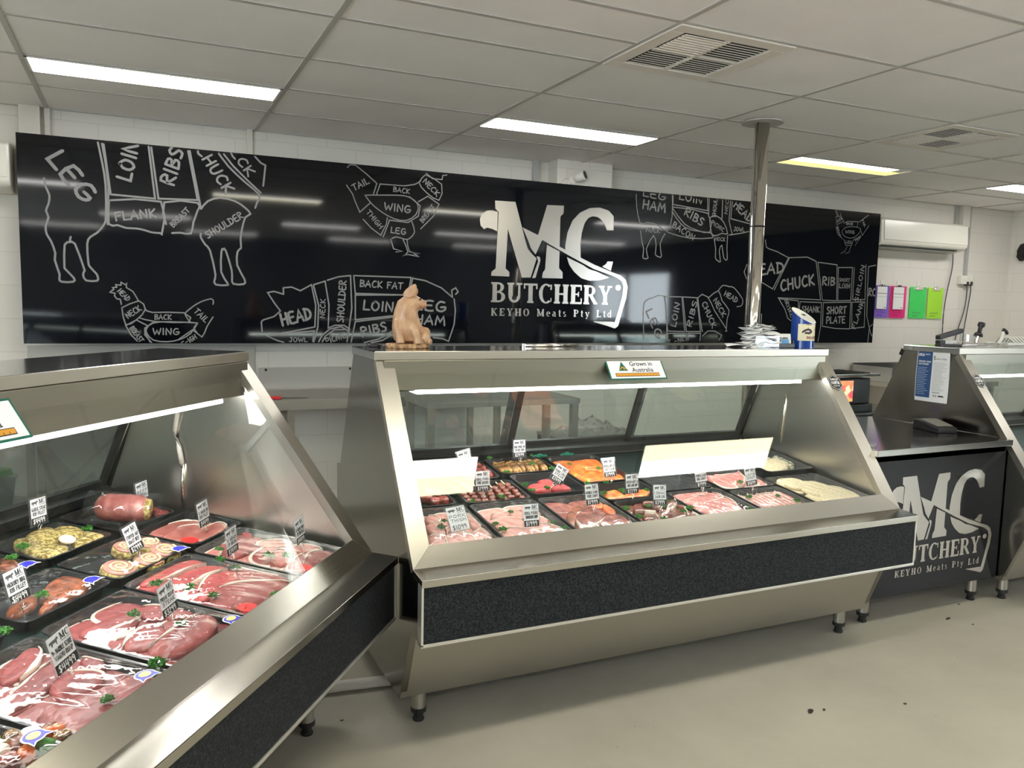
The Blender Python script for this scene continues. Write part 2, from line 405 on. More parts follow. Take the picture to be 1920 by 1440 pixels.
# ------------------------------------------------------------ ceiling vents
def vent(x, y, lab, dark):
    t = thing('ceiling_vent', lab, 'vent', (x, y, CZ), group='square ceiling vents')
    f = MB(); s = .295; i = .225
    f.box(-s, s, -s, -i, -.010, 0).box(-s, s, i, s, -.010, 0).box(-s, -i, -i, i, -.010, 0).box(i, s, -i, i, -.010, 0)
    f.box(-i, i, -.008, .008, -.011, 0).box(-.008, .008, -i, i, -.011, 0)
    f.build('frame', M_LOUVRE, t, bevel=.003)
    MB().box(-i, i, -i, i, -.0015, -.0005).build('duct_opening', M_DARK, t)
    for qx in (0, 1):
        for qy in (0, 1):
            L_ = MB(); x0 = -i + .01 + qx * i; x1 = x0 + i - .02; y0 = -i + .01 + qy * i
            closed = (qx, qy) not in dark
            n = 8
            for k in range(n):
                yy = y0 + (k + .5) * (i - .02) / n
                if closed: L_.obox(((x0 + x1) / 2, yy, -.009), (x1 - x0, 0, 0), (0, .028, .004), (0, -.001, .003))
                else: L_.obox(((x0 + x1) / 2, yy, -.008), (x1 - x0, 0, 0), (0, .006, .0), (0, 0, .0015))
            L_.build('louvre', M_LOUVRE, t)
vent(2.232, 2.955, 'large square ceiling vent nearest the viewer with three dark louvre quarters', {(0, 1), (1, 0), (1, 1)})
vent(4.632, 3.555, 'farther square ceiling vent with two dark louvre quarters, right of the steel pole', {(0, 1 - 1), (1, 1)})

# ------------------------------------------------------------ display cases
DZ0, DSL = 0.615, 0.115       # deck height at the front and its slope
def deck_z(y): return DZ0 + DSL * y
FY, FZ = 0.477, 0.655         # the raked front: from (0, .624) back and up
FL = math.hypot(FY, FZ)
def rake(s, n): # s along the slope, n inward
    return (FY / FL * s + FZ / FL * n, 0.624 + FZ / FL * s - FY / FL * n)
M_TUBE = emitter('case_tube', (1.0, 0.985, 0.94), CASE_LIGHT)
M_INNERLIT = steel('lit_inner_steel', col=(0.60, 0.575, 0.52), rough=0.30, stretch=(180, 180, 1.5))  # paler steel: the case light on the inner faces is in the colour
M_HOOD = steel('lamp_hood_steel', col=(0.36, 0.345, 0.285), rough=0.38)
M_STEELDULL2 = steel('satin_steel_edge', col=(0.58, 0.545, 0.47), rough=0.40, amp=.08)
def display_case(label, loc, rot, L, bevel=.0015, rear_glass=None, end_mat=None):
    t = thing('display_case', label, 'display case', loc, (0, 0, rot), 'refrigerated meat display cases')
    MB().box(-.006, L + .006, .471, .825, 1.279, 1.311).build('top_slab', M_STEELTOP, t, bevel=.003)
    MB().box(-.0065, L + .0065, .4695, .473, 1.2785, 1.3095).build('slab_edge', M_STEELDULL2, t, bevel=.001)
    prof = [(.483, 1.279), (.008, .622), (.004, .60), (-.075, .598), (-.075, .40), (.03, .40), (.145, .117), (1.10, .112), (1.12, .60), (1.12, .765), (1.06, .768), (.82, 1.279)]
    for x0 in (0.0, L - .025): MB().prism(prof, x0, x0 + .025).build('end_panel', end_mat or M_STEELEND_DIM, t, bevel=bevel)
    for x0 in (.0255, L - .0275): MB().prism([(.475, 1.26), (.03, .645), (.03, .62), (1.04, .735), (.84, 1.26)], x0, x0 + .002).build('lit_inner_face', M_INNERLIT, t)  # sheets added to lighten the lamplit inside of the end panels
    # raked frame: two posts, sill, top rail
    f = MB(); pw = .068; sl = .078
    def slab(x0, x1, s0, s1, n0=0.0, n1=.03, a=0, b=0):
        q = [rake(s0, n0), rake(s1, n0), rake(s1, n1), rake(s0, n1)]
        v = [(x0 - a * 0, *q[0]), (x0 + a, *q[1]), (x0 + a, *q[2]), (x0, *q[3]), (x1, *q[0]), (x1 - b, *q[1]), (x1 - b, *q[2]), (x1, *q[3])]
        f.add(v, [(0, 1, 2, 3), (7, 6, 5, 4), (0, 4, 5, 1), (1, 5, 6, 2), (2, 6, 7, 3), (3, 7, 4, 0)])
    def post(x0, x1, inner0, left):
        # mitred lower end
        q0 = [rake(0, 0), rake(sl, 0), rake(FL, 0)]; q1 = [rake(0, .03), rake(sl, .03), rake(FL, .03)]
        if left: xs = [(x0, x0 + .001), (x0, x1), (x0, x1)]
        else: xs = [(x1 - .001, x1), (x0, x1), (x0, x1)]
        v = []
        for i in range(3):
            v += [(xs[i][0], *q0[i]), (xs[i][1], *q0[i]), (xs[i][1], *q1[i]), (xs[i][0], *q1[i])]
        fs = [(0, 1, 2, 3), (11, 10, 9, 8)]
        for i in range(2):
            for j in range(4): fs.append((4 * i + j, 4 * i + 4 + j, 4 * i + 4 + (j + 1) % 4, 4 * i + (j + 1) % 4))
        f.add(v, fs)
    post(-.002, pw, 0, True); f.build('front_post', M_POST, t, bevel=.001)
    f = MB(); post(L - pw, L + .002, 0, False); f.build('front_post', M_POST, t, bevel=.001)
    f = MB(); slab(.0, L, .0, sl, a=pw, b=pw); f.build('sill', M_STEEL, t, bevel=.001)
    f = MB(); slab(pw, L - pw, FL - .035, FL - .008); f.build('top_rail', M_ALU, t, bevel=.001)
    f = MB(); slab(pw - .01, L - pw + .01, sl - .01, FL - .03, .012, .018)
    f.build('front_glass', M_GLASS, t)
    # ledge and front panel
    MB().prism([(.004, .626), (-.094, .619), (-.094, .594), (-.088, .594), (-.088, .600), (.004, .604)], -.003, L + .003).build('bumper_ledge', M_STEEL, t, bevel=.0015)
    MB().box(.004, L - .004, -.084, -.06, .405, .598).build('front_panel', M_GRANITE, t)
    MB().box(-.002, .006, -.088, -.05, .397, .598).box(L - .006, L + .002, -.088, -.05, .397, .598).box(-.002, L + .002, -.088, -.05, .393, .404).build('panel_trim', M_ALU, t, bevel=.001)
    MB().prism([(.03, .41), (.145, .116), (.155, .116), (.06, .41)], .002, L - .002).build('kick_panel', M_STEELDULL, t)
    MB().box(.02, L - .02, .15, 1.09, .114, .13).build('base_panel', M_STEELDULL, t)
    MB().prism([(1.085, .13), (1.105, .13), (1.118, .60), (1.118, .762), (1.055, .766), (1.055, .74), (1.09, .73)], .025, L - .025).build('rear_panel', M_STEELDULL, t)
    for x in (.085, L - .12):
        for y_ in (.19, .95):
            lg = MB().lathe([(.026, .045), (.026, .116)], (x, y_, 0), 16).build('leg', M_STEELDULL, t, smooth=False)
            MB().lathe([(.020, 0), (.022, .006), (.017, .012), (.017, .028), (.028, .034), (.028, .05)], (x, y_, 0), 16).build('foot', M_RUBBER, lg)
    # interior
    MB().prism([(.03, .60), (.05, DZ0 + DSL * .05), (1.06, deck_z(1.06)), (1.06, .60)], .026, L - .026).build('display_deck', M_DECK, t)
    hd = MB().prism([(.455, 1.277), (.455, 1.165), (.475, 1.158), (.60, 1.165), (.80, 1.24), (.80, 1.277)], .027, L - .027).build('lamp_hood', M_HOOD, t, bevel=.001)
    MB().box(.16, L - .16, .470, .570, 1.147, 1.158).build('light_tube', M_TUBE, hd)
    # rear sliding doors
    r0, r1 = (1.045, .775), (.835, 1.275)
    def rear(x0, x1, a0, a1, off, th, mb):
        q = []
        for a, o in ((a0, off), (a1, off), (a1, off + th), (a0, off + th)):
            q.append((r0[0] + (r1[0] - r0[0]) * a + o, r0[1] + (r1[1] - r0[1]) * a + o * .42))
        mb.prism(q, x0, x1)
    fr = MB(); rear(.026, L - .026, -.02, .05, -.03, .06, fr); rear(.026, L - .026, .93, 1.0, -.02, .05, fr)
    fr.build('rear_track', M_DARKFRAME, t, bevel=.001)
    cuts = [.03, L * .355, L * .665, L - .03]
    for i in range(3):
        o = (0, .018, 0)[i]
        x0, x1 = cuts[i] - (.03 if i else 0), cuts[i + 1] + (.03 if i < 2 else 0)
        d = MB(); rear(x0, x0 + .03, .05, .95, o, .014, d); rear(x1 - .03, x1, .05, .95, o, .014, d); rear(x0, x1, .05, .09, o, .014, d); rear(x0, x1, .90, .95, o, .014, d)
        dr = d.build('rear_door', M_DARKFRAME, t)
        p = MB(); rear(x0 + .03, x1 - .03, .09, .90, o + .005, .005, p); p.build('pane', rear_glass or M_GLASSREAR, dr)
    return t
CX, CY, CL = 0.797, 2.431, 2.267
LROT, LO, LL = 0.922, (0.7198, 2.6557), 2.45
LX, LYY = LO[0] - math.cos(LROT) * LL, LO[1] - math.sin(LROT) * LL
RX, RY = 4.04, 2.431
case_mid = display_case('stainless meat display case in the middle under the logo, with pig figurine on top', (CX, CY, 0), 0, CL)
case_left = display_case('stainless display case of steaks angled across the lower left corner', (LX, LYY, 0), LROT, LL, rear_glass=M_GLASSSHADE)
case_right = display_case('stainless display case at the right edge with leaflet stuck on its end', (RX, RY, 0), 0, CL, end_mat=M_STEELEND_LIT)
# ------------------------------------------------------------ lettering: marker hand (single strokes) and slab serif
HAND = {
 'A': (.72, [[(.0, 0), (.38, 1), (.66, 0)], [(.12, .34), (.60, .38)]]), 'B': (.62, [[(.08, 0), (.10, 1)], [(.10, 1), (.50, .92), (.50, .66), (.12, .54), (.58, .40), (.52, .10), (.08, 0)]]),
 'C': (.64, [[(.60, .90), (.36, 1), (.10, .66), (.08, .26), (.30, .0), (.60, .12)]]), 'D': (.68, [[(.08, 0), (.10, 1)], [(.02, .98), (.44, .88), (.62, .50), (.46, .14), (.04, .0)]]),
 'E': (.58, [[(.54, .98), (.08, .94), (.08, .04), (.56, .02)], [(.08, .52), (.46, .54)]]), 'F': (.56, [[(.58, .98), (.08, .94), (.08, 0)], [(.08, .52), (.44, .54)]]),
 'G': (.70, [[(.58, .92), (.30, .98), (.08, .60), (.12, .14), (.40, .0), (.64, .20), (.66, .46), (.36, .42)]]), 'H': (.66, [[(.08, 1), (.06, 0)], [(.60, 1), (.58, 0)], [(.06, .48), (.60, .54)]]),
 'I': (.22, [[(.12, 1), (.10, 0)]]), 'J': (.56, [[(.20, .98), (.56, 1)], [(.42, .98), (.42, .20), (.22, 0), (.04, .18)]]),
 'K': (.64, [[(.08, 1), (.08, 0)], [(.58, .98), (.10, .46), (.60, 0)]]), 'L': (.54, [[(.10, 1), (.06, .04), (.54, .04)]]),
 'M': (.84, [[(.04, 0), (.16, 1), (.42, .34), (.68, 1), (.80, 0)]]), 'N': (.68, [[(.06, 0), (.10, 1), (.56, .04), (.62, 1)]]),
 'O': (.72, [[(.36, 1), (.10, .74), (.08, .26), (.34, 0), (.60, .24), (.64, .70), (.36, 1), (.28, .98)]]), 'P': (.60, [[(.08, 0), (.10, 1), (.50, .94), (.56, .66), (.40, .48), (.10, .46)]]),
 'Q': (.74, [[(.36, 1), (.10, .74), (.08, .26), (.34, 0), (.60, .24), (.64, .70), (.36, 1)], [(.42, .26), (.72, -.08)]]), 'R': (.64, [[(.08, 0), (.10, 1), (.50, .94), (.54, .66), (.12, .50), (.60, 0)]]),
 'S': (.60, [[(.54, .90), (.30, 1), (.10, .78), (.28, .54), (.52, .34), (.40, .04), (.06, .06)]]), 'T': (.64, [[(.02, .96), (.64, 1)], [(.34, .98), (.30, 0)]]),
 'U': (.66, [[(.08, 1), (.08, .24), (.30, 0), (.54, .20), (.60, 1)]]), 'V': (.66, [[(.04, 1), (.32, 0), (.64, 1)]]), 'W': (.90, [[(.04, 1), (.22, .02), (.46, .70), (.66, .02), (.88, 1)]]),
 'X': (.62, [[(.06, 1), (.58, 0)], [(.56, 1), (.04, 0)]]), 'Y': (.62, [[(.04, 1), (.32, .50)], [(.60, 1), (.24, 0)]]), 'Z': (.60, [[(.06, .96), (.56, .98), (.06, .02), (.58, .04)]]),
 '0': (.60, [[(.30, 1), (.08, .6), (.12, .1), (.34, 0), (.54, .4), (.48, .9), (.30, 1)]]), '1': (.30, [[(.16, 1), (.14, 0)]]), '2': (.58, [[(.06, .80), (.30, 1), (.52, .78), (.06, .04), (.56, .04)]]),
 '3': (.56, [[(.06, .92), (.34, 1), (.50, .78), (.22, .54), (.54, .34), (.36, .02), (.04, .10)]]), '4': (.62, [[(.12, 1), (.08, .42), (.58, .44)], [(.48, 1), (.46, 0)]]),
 '5': (.58, [[(.54, .98), (.12, .98), (.10, .58), (.40, .60), (.54, .30), (.36, .02), (.06, .08)]]), '7': (.56, [[(.04, .98), (.54, .98), (.20, 0)]]), '9': (.56, [[(.50, .84), (.26, 1), (.06, .76), (.24, .52), (.50, .70), (.50, .84), (.46, 0)]]),
 '$': (.60, [[(.54, .84), (.30, .92), (.10, .74), (.52, .34), (.36, .08), (.06, .14)], [(.32, 1.04), (.28, -.04)]]), '&': (.62, [[(.58, .04), (.16, .74), (.32, .98), (.44, .76), (.08, .26), (.26, 0), (.56, .36)]]),
 "'": (.14, [[(.08, 1), (.06, .78)]]), '+': (.54, [[(.06, .46), (.50, .48)], [(.28, .70), (.26, .22)]]), '-': (.4, [[(.04, .44), (.36, .46)]]), '.': (.2, [[(.08, .02), (.12, .06)]]), ' ': (.36, []),
}
def hand(text, gap=.14):
    x = 0; out = []
    for ch in text:
        w, st = HAND.get(ch, HAND[' '])
        for s in st: out.append([(x + a, b) for a, b in s])
        x += w + gap
    return out, x - gap
LIFT = [0]
def lift(vs):
    """set each stroke a hair above the last so crossing strokes do not share a plane"""
    LIFT[0] = (LIFT[0] + 5) % 13
    a, b_, c = Vector(vs[0]), Vector(vs[1]), Vector(vs[2]); n = (b_ - a).cross(c - a)
    if n.length < 1e-12: return vs
    n = n.normalized() * (LIFT[0] * 2.2e-5)
    return [Vector(v) + n for v in vs]
def ribbon(mb, pts, w, mp, mi=0, round_=True):
    """flat stroke of width w through 2D points; mp maps a 2D point to 3D"""
    P = [Vector(p) for p in pts]
    P = [P[0]] + [p for i, p in enumerate(P[1:]) if (p - P[i]).length > 1e-6]
    if len(P) < 2: return
    vs = []
    for i, p in enumerate(P):
        d = None
        a = (P[i] - P[i - 1]).normalized() if i > 0 else None
        c = (P[i + 1] - P[i]).normalized() if i < len(P) - 1 else None
        if a is None: d, k = c, 1.0
        elif c is None: d, k = a, 1.0
        else:
            d = a + c
            if d.length < .3: d = c; k = 1.0
            else:
                d.normalize(); k = min(1.6, 1 / max(.5, abs(d.dot(c))))
        nrm = Vector((-d.y, d.x)) * (w * .5 * k)
        vs += [p + nrm, p - nrm]
    n = len(P)
    V = lift([mp(q) for q in vs])
    mb.add(V, [(2 * i, 2 * i + 1, 2 * i + 3, 2 * i + 2) for i in range(n - 1)], mi)
    off = Vector(V[0]) - Vector(mp(vs[0]))
    if round_:
        for e, o in ((P[0], P[1]), (P[-1], P[-2])):
            d = (e - o).normalized(); nn = Vector((-d.y, d.x))
            r = w * .5
            mb.add([Vector(mp(q)) + off * (1 + .06 * (o is P[1])) for q in (e + nn * r, e + (nn * .6 + d * .8) * r, e + d * r * 1.05, e + (-nn * .6 + d * .8) * r, e - nn * r)], [(0, 1, 2, 3, 4)], mi)
def smooth2(pts, n=3, closed=False):
    if len(pts) < 3: return pts
    out = []; m = len(pts)
    for i in range(m - 1):
        p0 = pts[max(i - 1, 0)]; p1 = pts[i]; p2 = pts[i + 1]; p3 = pts[min(i + 2, m - 1)]
        for k in range(n):
            t = k / n
            out.append(tuple(.5 * (2 * p1[j] + (p2[j] - p0[j]) * t + (2 * p0[j] - 5 * p1[j] + 4 * p2[j] - p3[j]) * t * t + (3 * p1[j] - p0[j] - 3 * p2[j] + p3[j]) * t ** 3) for j in (0, 1)))
    out.append(tuple(pts[-1]))
    return out
# slab serif capitals on a unit cap height: ('l', x0, y0, x1, y1, w) bars, ('a', cx, cy, rx, ry, a0, a1, side, thin) bowls
T_, S_ = .235, .10
SER = {
 'B': (.78, [('l', .19, 0, .19, 1, T_), ('l', 0, .04, .45, .04, S_), ('l', 0, .96, .42, .96, S_), ('l', .2, .52, .42, .52, S_), ('a', .40, .76, .28, .24, -90, 90, .19, .075), ('a', .42, .27, .33, .27, -90, 90, .20, .075)]),
 'U': (.84, [('l', .20, .3, .20, 1, T_), ('l', .66, .3, .66, 1, .12), ('l', .02, .96, .38, .96, S_), ('l', .52, .96, .82, .96, S_), ('a', .41, .32, .31, .33, 180, 360, .17, .11)]),
 'T': (.78, [('l', .39, 0, .39, 1, T_), ('l', .22, .04, .56, .04, S_), ('l', .02, .95, .76, .95, .10), ('l', .055, .72, .055, .97, .08), ('l', .725, .72, .725, .97, .08)]),
 'C': (.78, [('a', .42, .5, .40, .52, 52, 310, .20, .08), ('l', .69, .70, .69, .98, .08), ('l', .69, .08, .70, .27, .05)]),
 'H': (.88, [('l', .20, 0, .20, 1, T_), ('l', .68, 0, .68, 1, T_), ('l', .2, .5, .7, .5, .09), ('l', .03, .04, .37, .04, S_), ('l', .03, .96, .37, .96, S_), ('l', .51, .04, .85, .04, S_), ('l', .51, .96, .85, .96, S_)]),
 'E': (.72, [('l', .19, 0, .19, 1, T_), ('l', .02, .04, .68, .04, S_ + .01), ('l', .02, .96, .66, .96, S_ + .01), ('l', .2, .51, .5, .51, .08), ('l', .49, .38, .49, .64, .06), ('l', .66, .02, .66, .30, .07), ('l', .64, .72, .64, .98, .07)]),
 'R': (.84, [('l', .19, 0, .19, 1, T_), ('l', .02, .04, .36, .04, S_), ('l', .02, .96, .42, .96, S_), ('l', .2, .49, .42, .49, S_), ('a', .41, .725, .29, .27, -90, 90, .19, .075), ('l', .42, .5, .70, .06, .19), ('l', .62, .04, .83, .04, S_)]),
 'Y': (.80, [('l', .40, 0, .40, .46, T_), ('l', .22, .04, .58, .04, S_), ('l', .17, .96, .40, .42, .19), ('l', .64, .96, .41, .42, .11), ('l', .0, .96, .34, .96, S_), ('l', .52, .96, .80, .96, S_)]),
 'K': (.84, [('l', .19, 0, .19, 1, T_), ('l', .02, .04, .36, .04, S_), ('l', .02, .96, .36, .96, S_), ('l', .64, .94, .24, .46, .10), ('l', .36, .56, .70, .04, .18), ('l', .58, .04, .84, .04, S_), ('l', .50, .96, .78, .96, S_)]),
 'O': (.82, [('a', .41, .5, .39, .52, 0, 360, .19, .08)]),
 'M': (1.06, [('l', .17, 0, .17, 1, .13), ('l', .86, 0, .86, 1, T_), ('l', .19, .98, .52, .06, .19), ('l', .85, .98, .54, .06, .10), ('l', .02, .04, .32, .04, S_), ('l', .70, .04, 1.02, .04, S_), ('l', .02, .96, .24, .96, S_), ('l', .80, .96, 1.02, .96, S_)]),
 'P': (.74, [('l', .19, 0, .19, 1, T_), ('l', .02, .04, .38, .04, S_), ('l', .02, .96, .42, .96, S_), ('l', .2, .46, .42, .46, S_), ('a', .40, .71, .30, .285, -90, 90, .19, .075)]),
 'L': (.70, [('l', .19, 0, .19, 1, T_), ('l', .02, .04, .66, .04, S_ + .01), ('l', .02, .96, .38, .96, S_), ('l', .64, .02, .64, .32, .07)]),
 'e': (.56, [('a', .28, .34, .26, .35, 0, 318, .15, .07), ('l', .10, .38, .52, .38, .07)]),
 'a': (.58, [('a', .25, .20, .23, .21, 0, 360, .14, .06), ('l', .40, 0, .40, .46, .15), ('a', .26, .46, .21, .22, 0, 150, .13, .08), ('l', .36, .03, .56, .03, .06)]),
 't': (.42, [('l', .20, .08, .20, .90, .15), ('l', .02, .64, .40, .64, .07), ('a', .30, .14, .17, .15, 180, 320, .13, .07)]),
 's': (.48, [('a', .23, .51, .19, .18, 30, 270, .12, .07), ('a', .24, .18, .20, .19, -150, 90, .12, .07)]),
 'y': (.62, [('l', .12, .66, .34, .08, .16), ('l', .54, .66, .26, -.20, .08), ('l', .0, .65, .26, .65, .06), ('l', .42, .65, .64, .65, .06), ('l', .10, -.20, .28, -.20, .10)]),
 'd': (.64, [('a', .27, .34, .25, .35, 0, 360, .15, .06), ('l', .48, 0, .48, 1, .15), ('l', .34, .98, .50, .98, .06), ('l', .44, .03, .64, .03, .06)]),
 ' ': (.5, []),
}
def serif(mb, text, mp, gap=.06, mi=0):
    """draw text; mp takes (x, y) with cap height 1; returns the width"""
    x = 0.0
    for ch in text:
        w, parts = SER[ch]
        for p in parts:
            if p[0] == 'l':
                _, x0, y0, x1, y1, wd = p
                ribbon(mb, [(x + x0, y0), (x + x1, y1)], wd, mp, mi, round_=False)
            else:
                _, cx, cy_, rx, ry, a0, a1, sd, th = p
                n = max(6, int(abs(a1 - a0) / 14)); vs = []
                for k in range(n + 1):
                    a = math.radians(a0 + (a1 - a0) * k / n); c, s_ = math.cos(a), math.sin(a)
                    vs += [mp((x + cx + rx * c, cy_ + ry * s_)), mp((x + cx + (rx - sd) * c, cy_ + (ry - th) * s_))]
                mb.add(lift(vs), [(2 * k, 2 * k + 1, 2 * k + 3, 2 * k + 2) for k in range(n)], mi)
        x += w + gap
    return x - gap
def serif_w(text, gap=.06): return sum(SER[c][0] + gap for c in text) - gap

# ------------------------------------------------------------ the black wall sign with chalk drawings and the shop's logo
BY = 5.455                                  # front face of the board
BX0, BX1, BZ0, BZ1 = -.615, 6.328, 1.202, 2.411
sign = thing('wall_sign', 'long glossy black wall sign with chalk style animal cuts and silver lettering', 'sign', (BX0, BY, BZ0))
MB().box(BX0, BX1, BY, BY + .03, BZ0, BZ1).build('board', M_BANNER, sign).location = (-BX0, -BY, -BZ0)
def zoom(ox, oy, k): return lambda u, v: (ox + u / k, oy + v / k)
ZA, ZB, ZC, ZD = zoom(0, 200, 3.131), zoom(460, 250, 3.348), zoom(860, 300, 3.789), zoom(1180, 200, 3.0)
def board_pt(Z, u, v):
    p = at_y(*Z(u, v), BY); return (p.x, p.z)
def on_board(q): return (q[0] - BX0, -.0015, q[1] - BZ0)
def clip_top(pts):
    """cut a polyline where it runs over the edges of the board"""
    runs, cur = [], []
    ok = lambda p: BX0 + .004 < p[0] < BX1 - .004 and BZ0 + .004 < p[1] < BZ1 - .004
    dense = []
    for a, c in zip(pts, pts[1:]):
        n = max(1, int(math.hypot(c[0] - a[0], c[1] - a[1]) / .02)) if not (ok(a) and ok(c)) else 1
        dense += [(a[0] + (c[0] - a[0]) * k / n, a[1] + (c[1] - a[1]) * k / n) for k in range(n)]
    dense.append(pts[-1])
    for p in dense:
        if ok(p): cur.append(p)
        else:
            if len(cur) > 1: runs.append(cur)
            cur = []
    if len(cur) > 1: runs.append(cur)
    return runs
def drawing(name, Z, lines, texts, w, mat, curve=True):
    mb = MB()
    for ln in lines:
        pts = [board_pt(Z, *p) for p in ln]
        if curve and len(pts) > 5: pts = smooth2(pts, 2)
        for r in clip_top(pts): ribbon(mb, r, w, on_board)
    for (s, cx, cz, ang, ln, h) in texts:
        st, tw = hand(s)
        c = board_pt(Z, cx, cz); ex = board_pt(Z, cx + 10, cz); ey = board_pt(Z, cx, cz - 10)
        sx = (ex[0] - c[0]) / 10; sz = (ey[1] - c[1]) / 10
        ca, sa = math.cos(math.radians(-ang)), math.sin(math.radians(-ang))
        kx, kh = ln * sx / tw, h * sz
        wd = min(max(.20 * kh, .006), .055)
        for pl in st:
            pts = []
            for a, b_ in smooth2(pl, 2) if len(pl) > 3 else pl:
                lx, lz = (a - tw / 2) * kx, (b_ - .5) * kh
                pts.append((c[0] + lx * ca - lz * sa, c[1] + lx * sa + lz * ca))
            for r in clip_top(pts): ribbon(mb, r, wd, on_board)
    return mb.build(name, mat, sign)
drawing('lamb_drawing', ZA, [
 [(570, 190), (600, 330), (620, 460), (622, 640), (612, 690), (570, 740), (530, 765), (512, 805), (518, 910), (528, 940), (565, 980), (574, 1000), (570, 1022), (505, 1020), (488, 985), (495, 965), (492, 945), (440, 805), (412, 795), (415, 765)],
 [(412, 795), (380, 810), (378, 930), (385, 955), (433, 1005), (430, 1028), (362, 1028), (348, 1010), (350, 985), (322, 900), (325, 860), (300, 790), (275, 750), (268, 700), (285, 650), (270, 610), (285, 570), (290, 520), (268, 470), (258, 420)],
 [(595, 195), (620, 330), (637, 470), (632, 690)], [(605, 200), (650, 515), (910, 540), (870, 215)], [(885, 220), (930, 540), (1160, 548), (1100, 240)],
 [(640, 550), (945, 558), (952, 735), (940, 742), (890, 738), (850, 725), (800, 715), (740, 712), (690, 695), (638, 688), (640, 550)], [(975, 690), (964, 562), (1160, 565), (1158, 615), (1135, 680), (1120, 745), (1060, 740), (1010, 742)],
 [(1110, 240), (1180, 600)], [(1178, 745), (1180, 770), (1205, 810), (1233, 845), (1265, 985), (1258, 1020), (1268, 1045), (1330, 1048), (1335, 1035), (1298, 970), (1300, 850), (1310, 838), (1325, 845), (1360, 960), (1362, 1010), (1370, 1040), (1430, 1042), (1436, 1015), (1392, 930), (1395, 850), (1415, 830), (1412, 780), (1420, 720), (1440, 650), (1470, 630), (1440, 595), (1380, 555), (1290, 535), (1220, 555), (1180, 600)],
 [(1270, 255), (1340, 350), (1440, 445), (1525, 520), (1510, 560), (1498, 595)], [(1300, 262), (1370, 350), (1450, 430), (1530, 505)], [(1480, 275), (1530, 330), (1558, 345), (1550, 420), (1545, 465)]],
 [('LEG', 425, 408, 52, 350, 100), ('LOIN', 750, 320, -78, 250, 78), ('RIBS', 1010, 350, -74, 235, 74), ('CHUCK', 1265, 370, 56, 310, 62), ('NECK', 1405, 300, 52, 240, 52), ('FLANK', 795, 635, -9, 245, 50), ('BREAST', 1055, 650, -48, 150, 30), ('SHOULDER', 1315, 695, -34, 255, 38)], .0115, M_LINE)
drawing('hen_drawing', ZA, [
 [(712, 1160), (705, 1130), (690, 1130), (672, 1110), (675, 1095), (645, 1090), (668, 1072), (660, 1062), (685, 1060), (680, 1045), (710, 1048), (710, 1030), (735, 1045), (745, 1035), (742, 1062), (780, 1085), (812, 1140)],
 [(716, 1180), (815, 1140), (853, 1190), (805, 1248), (738, 1280), (716, 1180)], [(738, 1285), (800, 1252), (865, 1285), (850, 1320), (880, 1380)], [(738, 1285), (770, 1340), (825, 1395)],
 [(853, 1190), (895, 1208), (1080, 1210), (1110, 1265), (905, 1260), (820, 1240)], [(1090, 1208), (1130, 1175), (1180, 1145), (1240, 1128), (1253, 1145), (1250, 1160)], [(1082, 1210), (1115, 1265), (1160, 1270), (1138, 1300), (1185, 1352), (1215, 1290), (1250, 1235)],
 [(1160, 1270), (1000, 1262), (900, 1270), (862, 1300), (862, 1330), (900, 1370), (980, 1380), (1060, 1365), (1120, 1330), (1160, 1270)], [(905, 1262), (850, 1300), (850, 1340), (890, 1385), (1000, 1395)], [(1040, 1395), (1050, 1365), (1130, 1310), (1185, 1352)]],
 [('HEAD', 728, 1105, 48, 85, 28), ('NECK', 782, 1205, -35, 100, 32), ('BACK', 957, 1235, 0, 100, 28), ('WING', 975, 1320, 0, 155, 36), ('BREAST', 803, 1335, 57, 110, 26), ('TAIL', 1182, 1225, 45, 95, 32), ('THIGH', 1110, 1372, -33, 95, 26)], .0075, M_LINE)
drawing('rooster_drawing', ZB, [
 [(640, 215), (655, 198), (690, 200), (760, 255), (825, 315)], [(635, 325), (672, 380), (690, 430), (718, 495), (780, 440)], [(825, 315), (802, 388)], [(845, 320), (822, 388)], [(845, 318), (1000, 330), (1065, 320), (1100, 300)],
 [(1130, 260), (1090, 310), (1135, 370), (1215, 420), (1232, 320), (1130, 260)], [(1135, 250), (1175, 285), (1235, 290), (1238, 265), (1265, 262)], [(1085, 430), (1145, 395), (1215, 445), (1180, 520), (1100, 600)],
 [(750, 388), (900, 388), (1000, 392), (1060, 420), (1085, 460), (1070, 510), (1010, 548), (930, 535), (850, 490), (790, 440), (750, 388)], [(1030, 398), (1098, 455), (1085, 520), (1020, 560), (900, 545)], [(740, 540), (790, 595), (850, 640), (885, 570), (890, 530)],
 [(865, 650), (905, 545)], [(1045, 555), (1062, 620), (1030, 660), (1000, 665), (950, 650), (920, 660)], [(912, 665), (930, 725), (985, 740), (945, 745)], [(990, 668), (1020, 745), (985, 770), (1020, 760), (1090, 775), (1050, 750), (1098, 755), (1030, 742), (1015, 668)]],
 [('TAIL', 722, 320, -30, 110, 38), ('BACK', 980, 358, 3, 105, 30), ('WING', 955, 468, 3, 165, 44), ('NECK', 1168, 340, 42, 120, 34), ('BREAST', 1142, 505, -52, 125, 28), ('THIGH', 812, 540, 48, 130, 30), ('LEG', 960, 612, 4, 95, 36)], .0075, M_LINE)
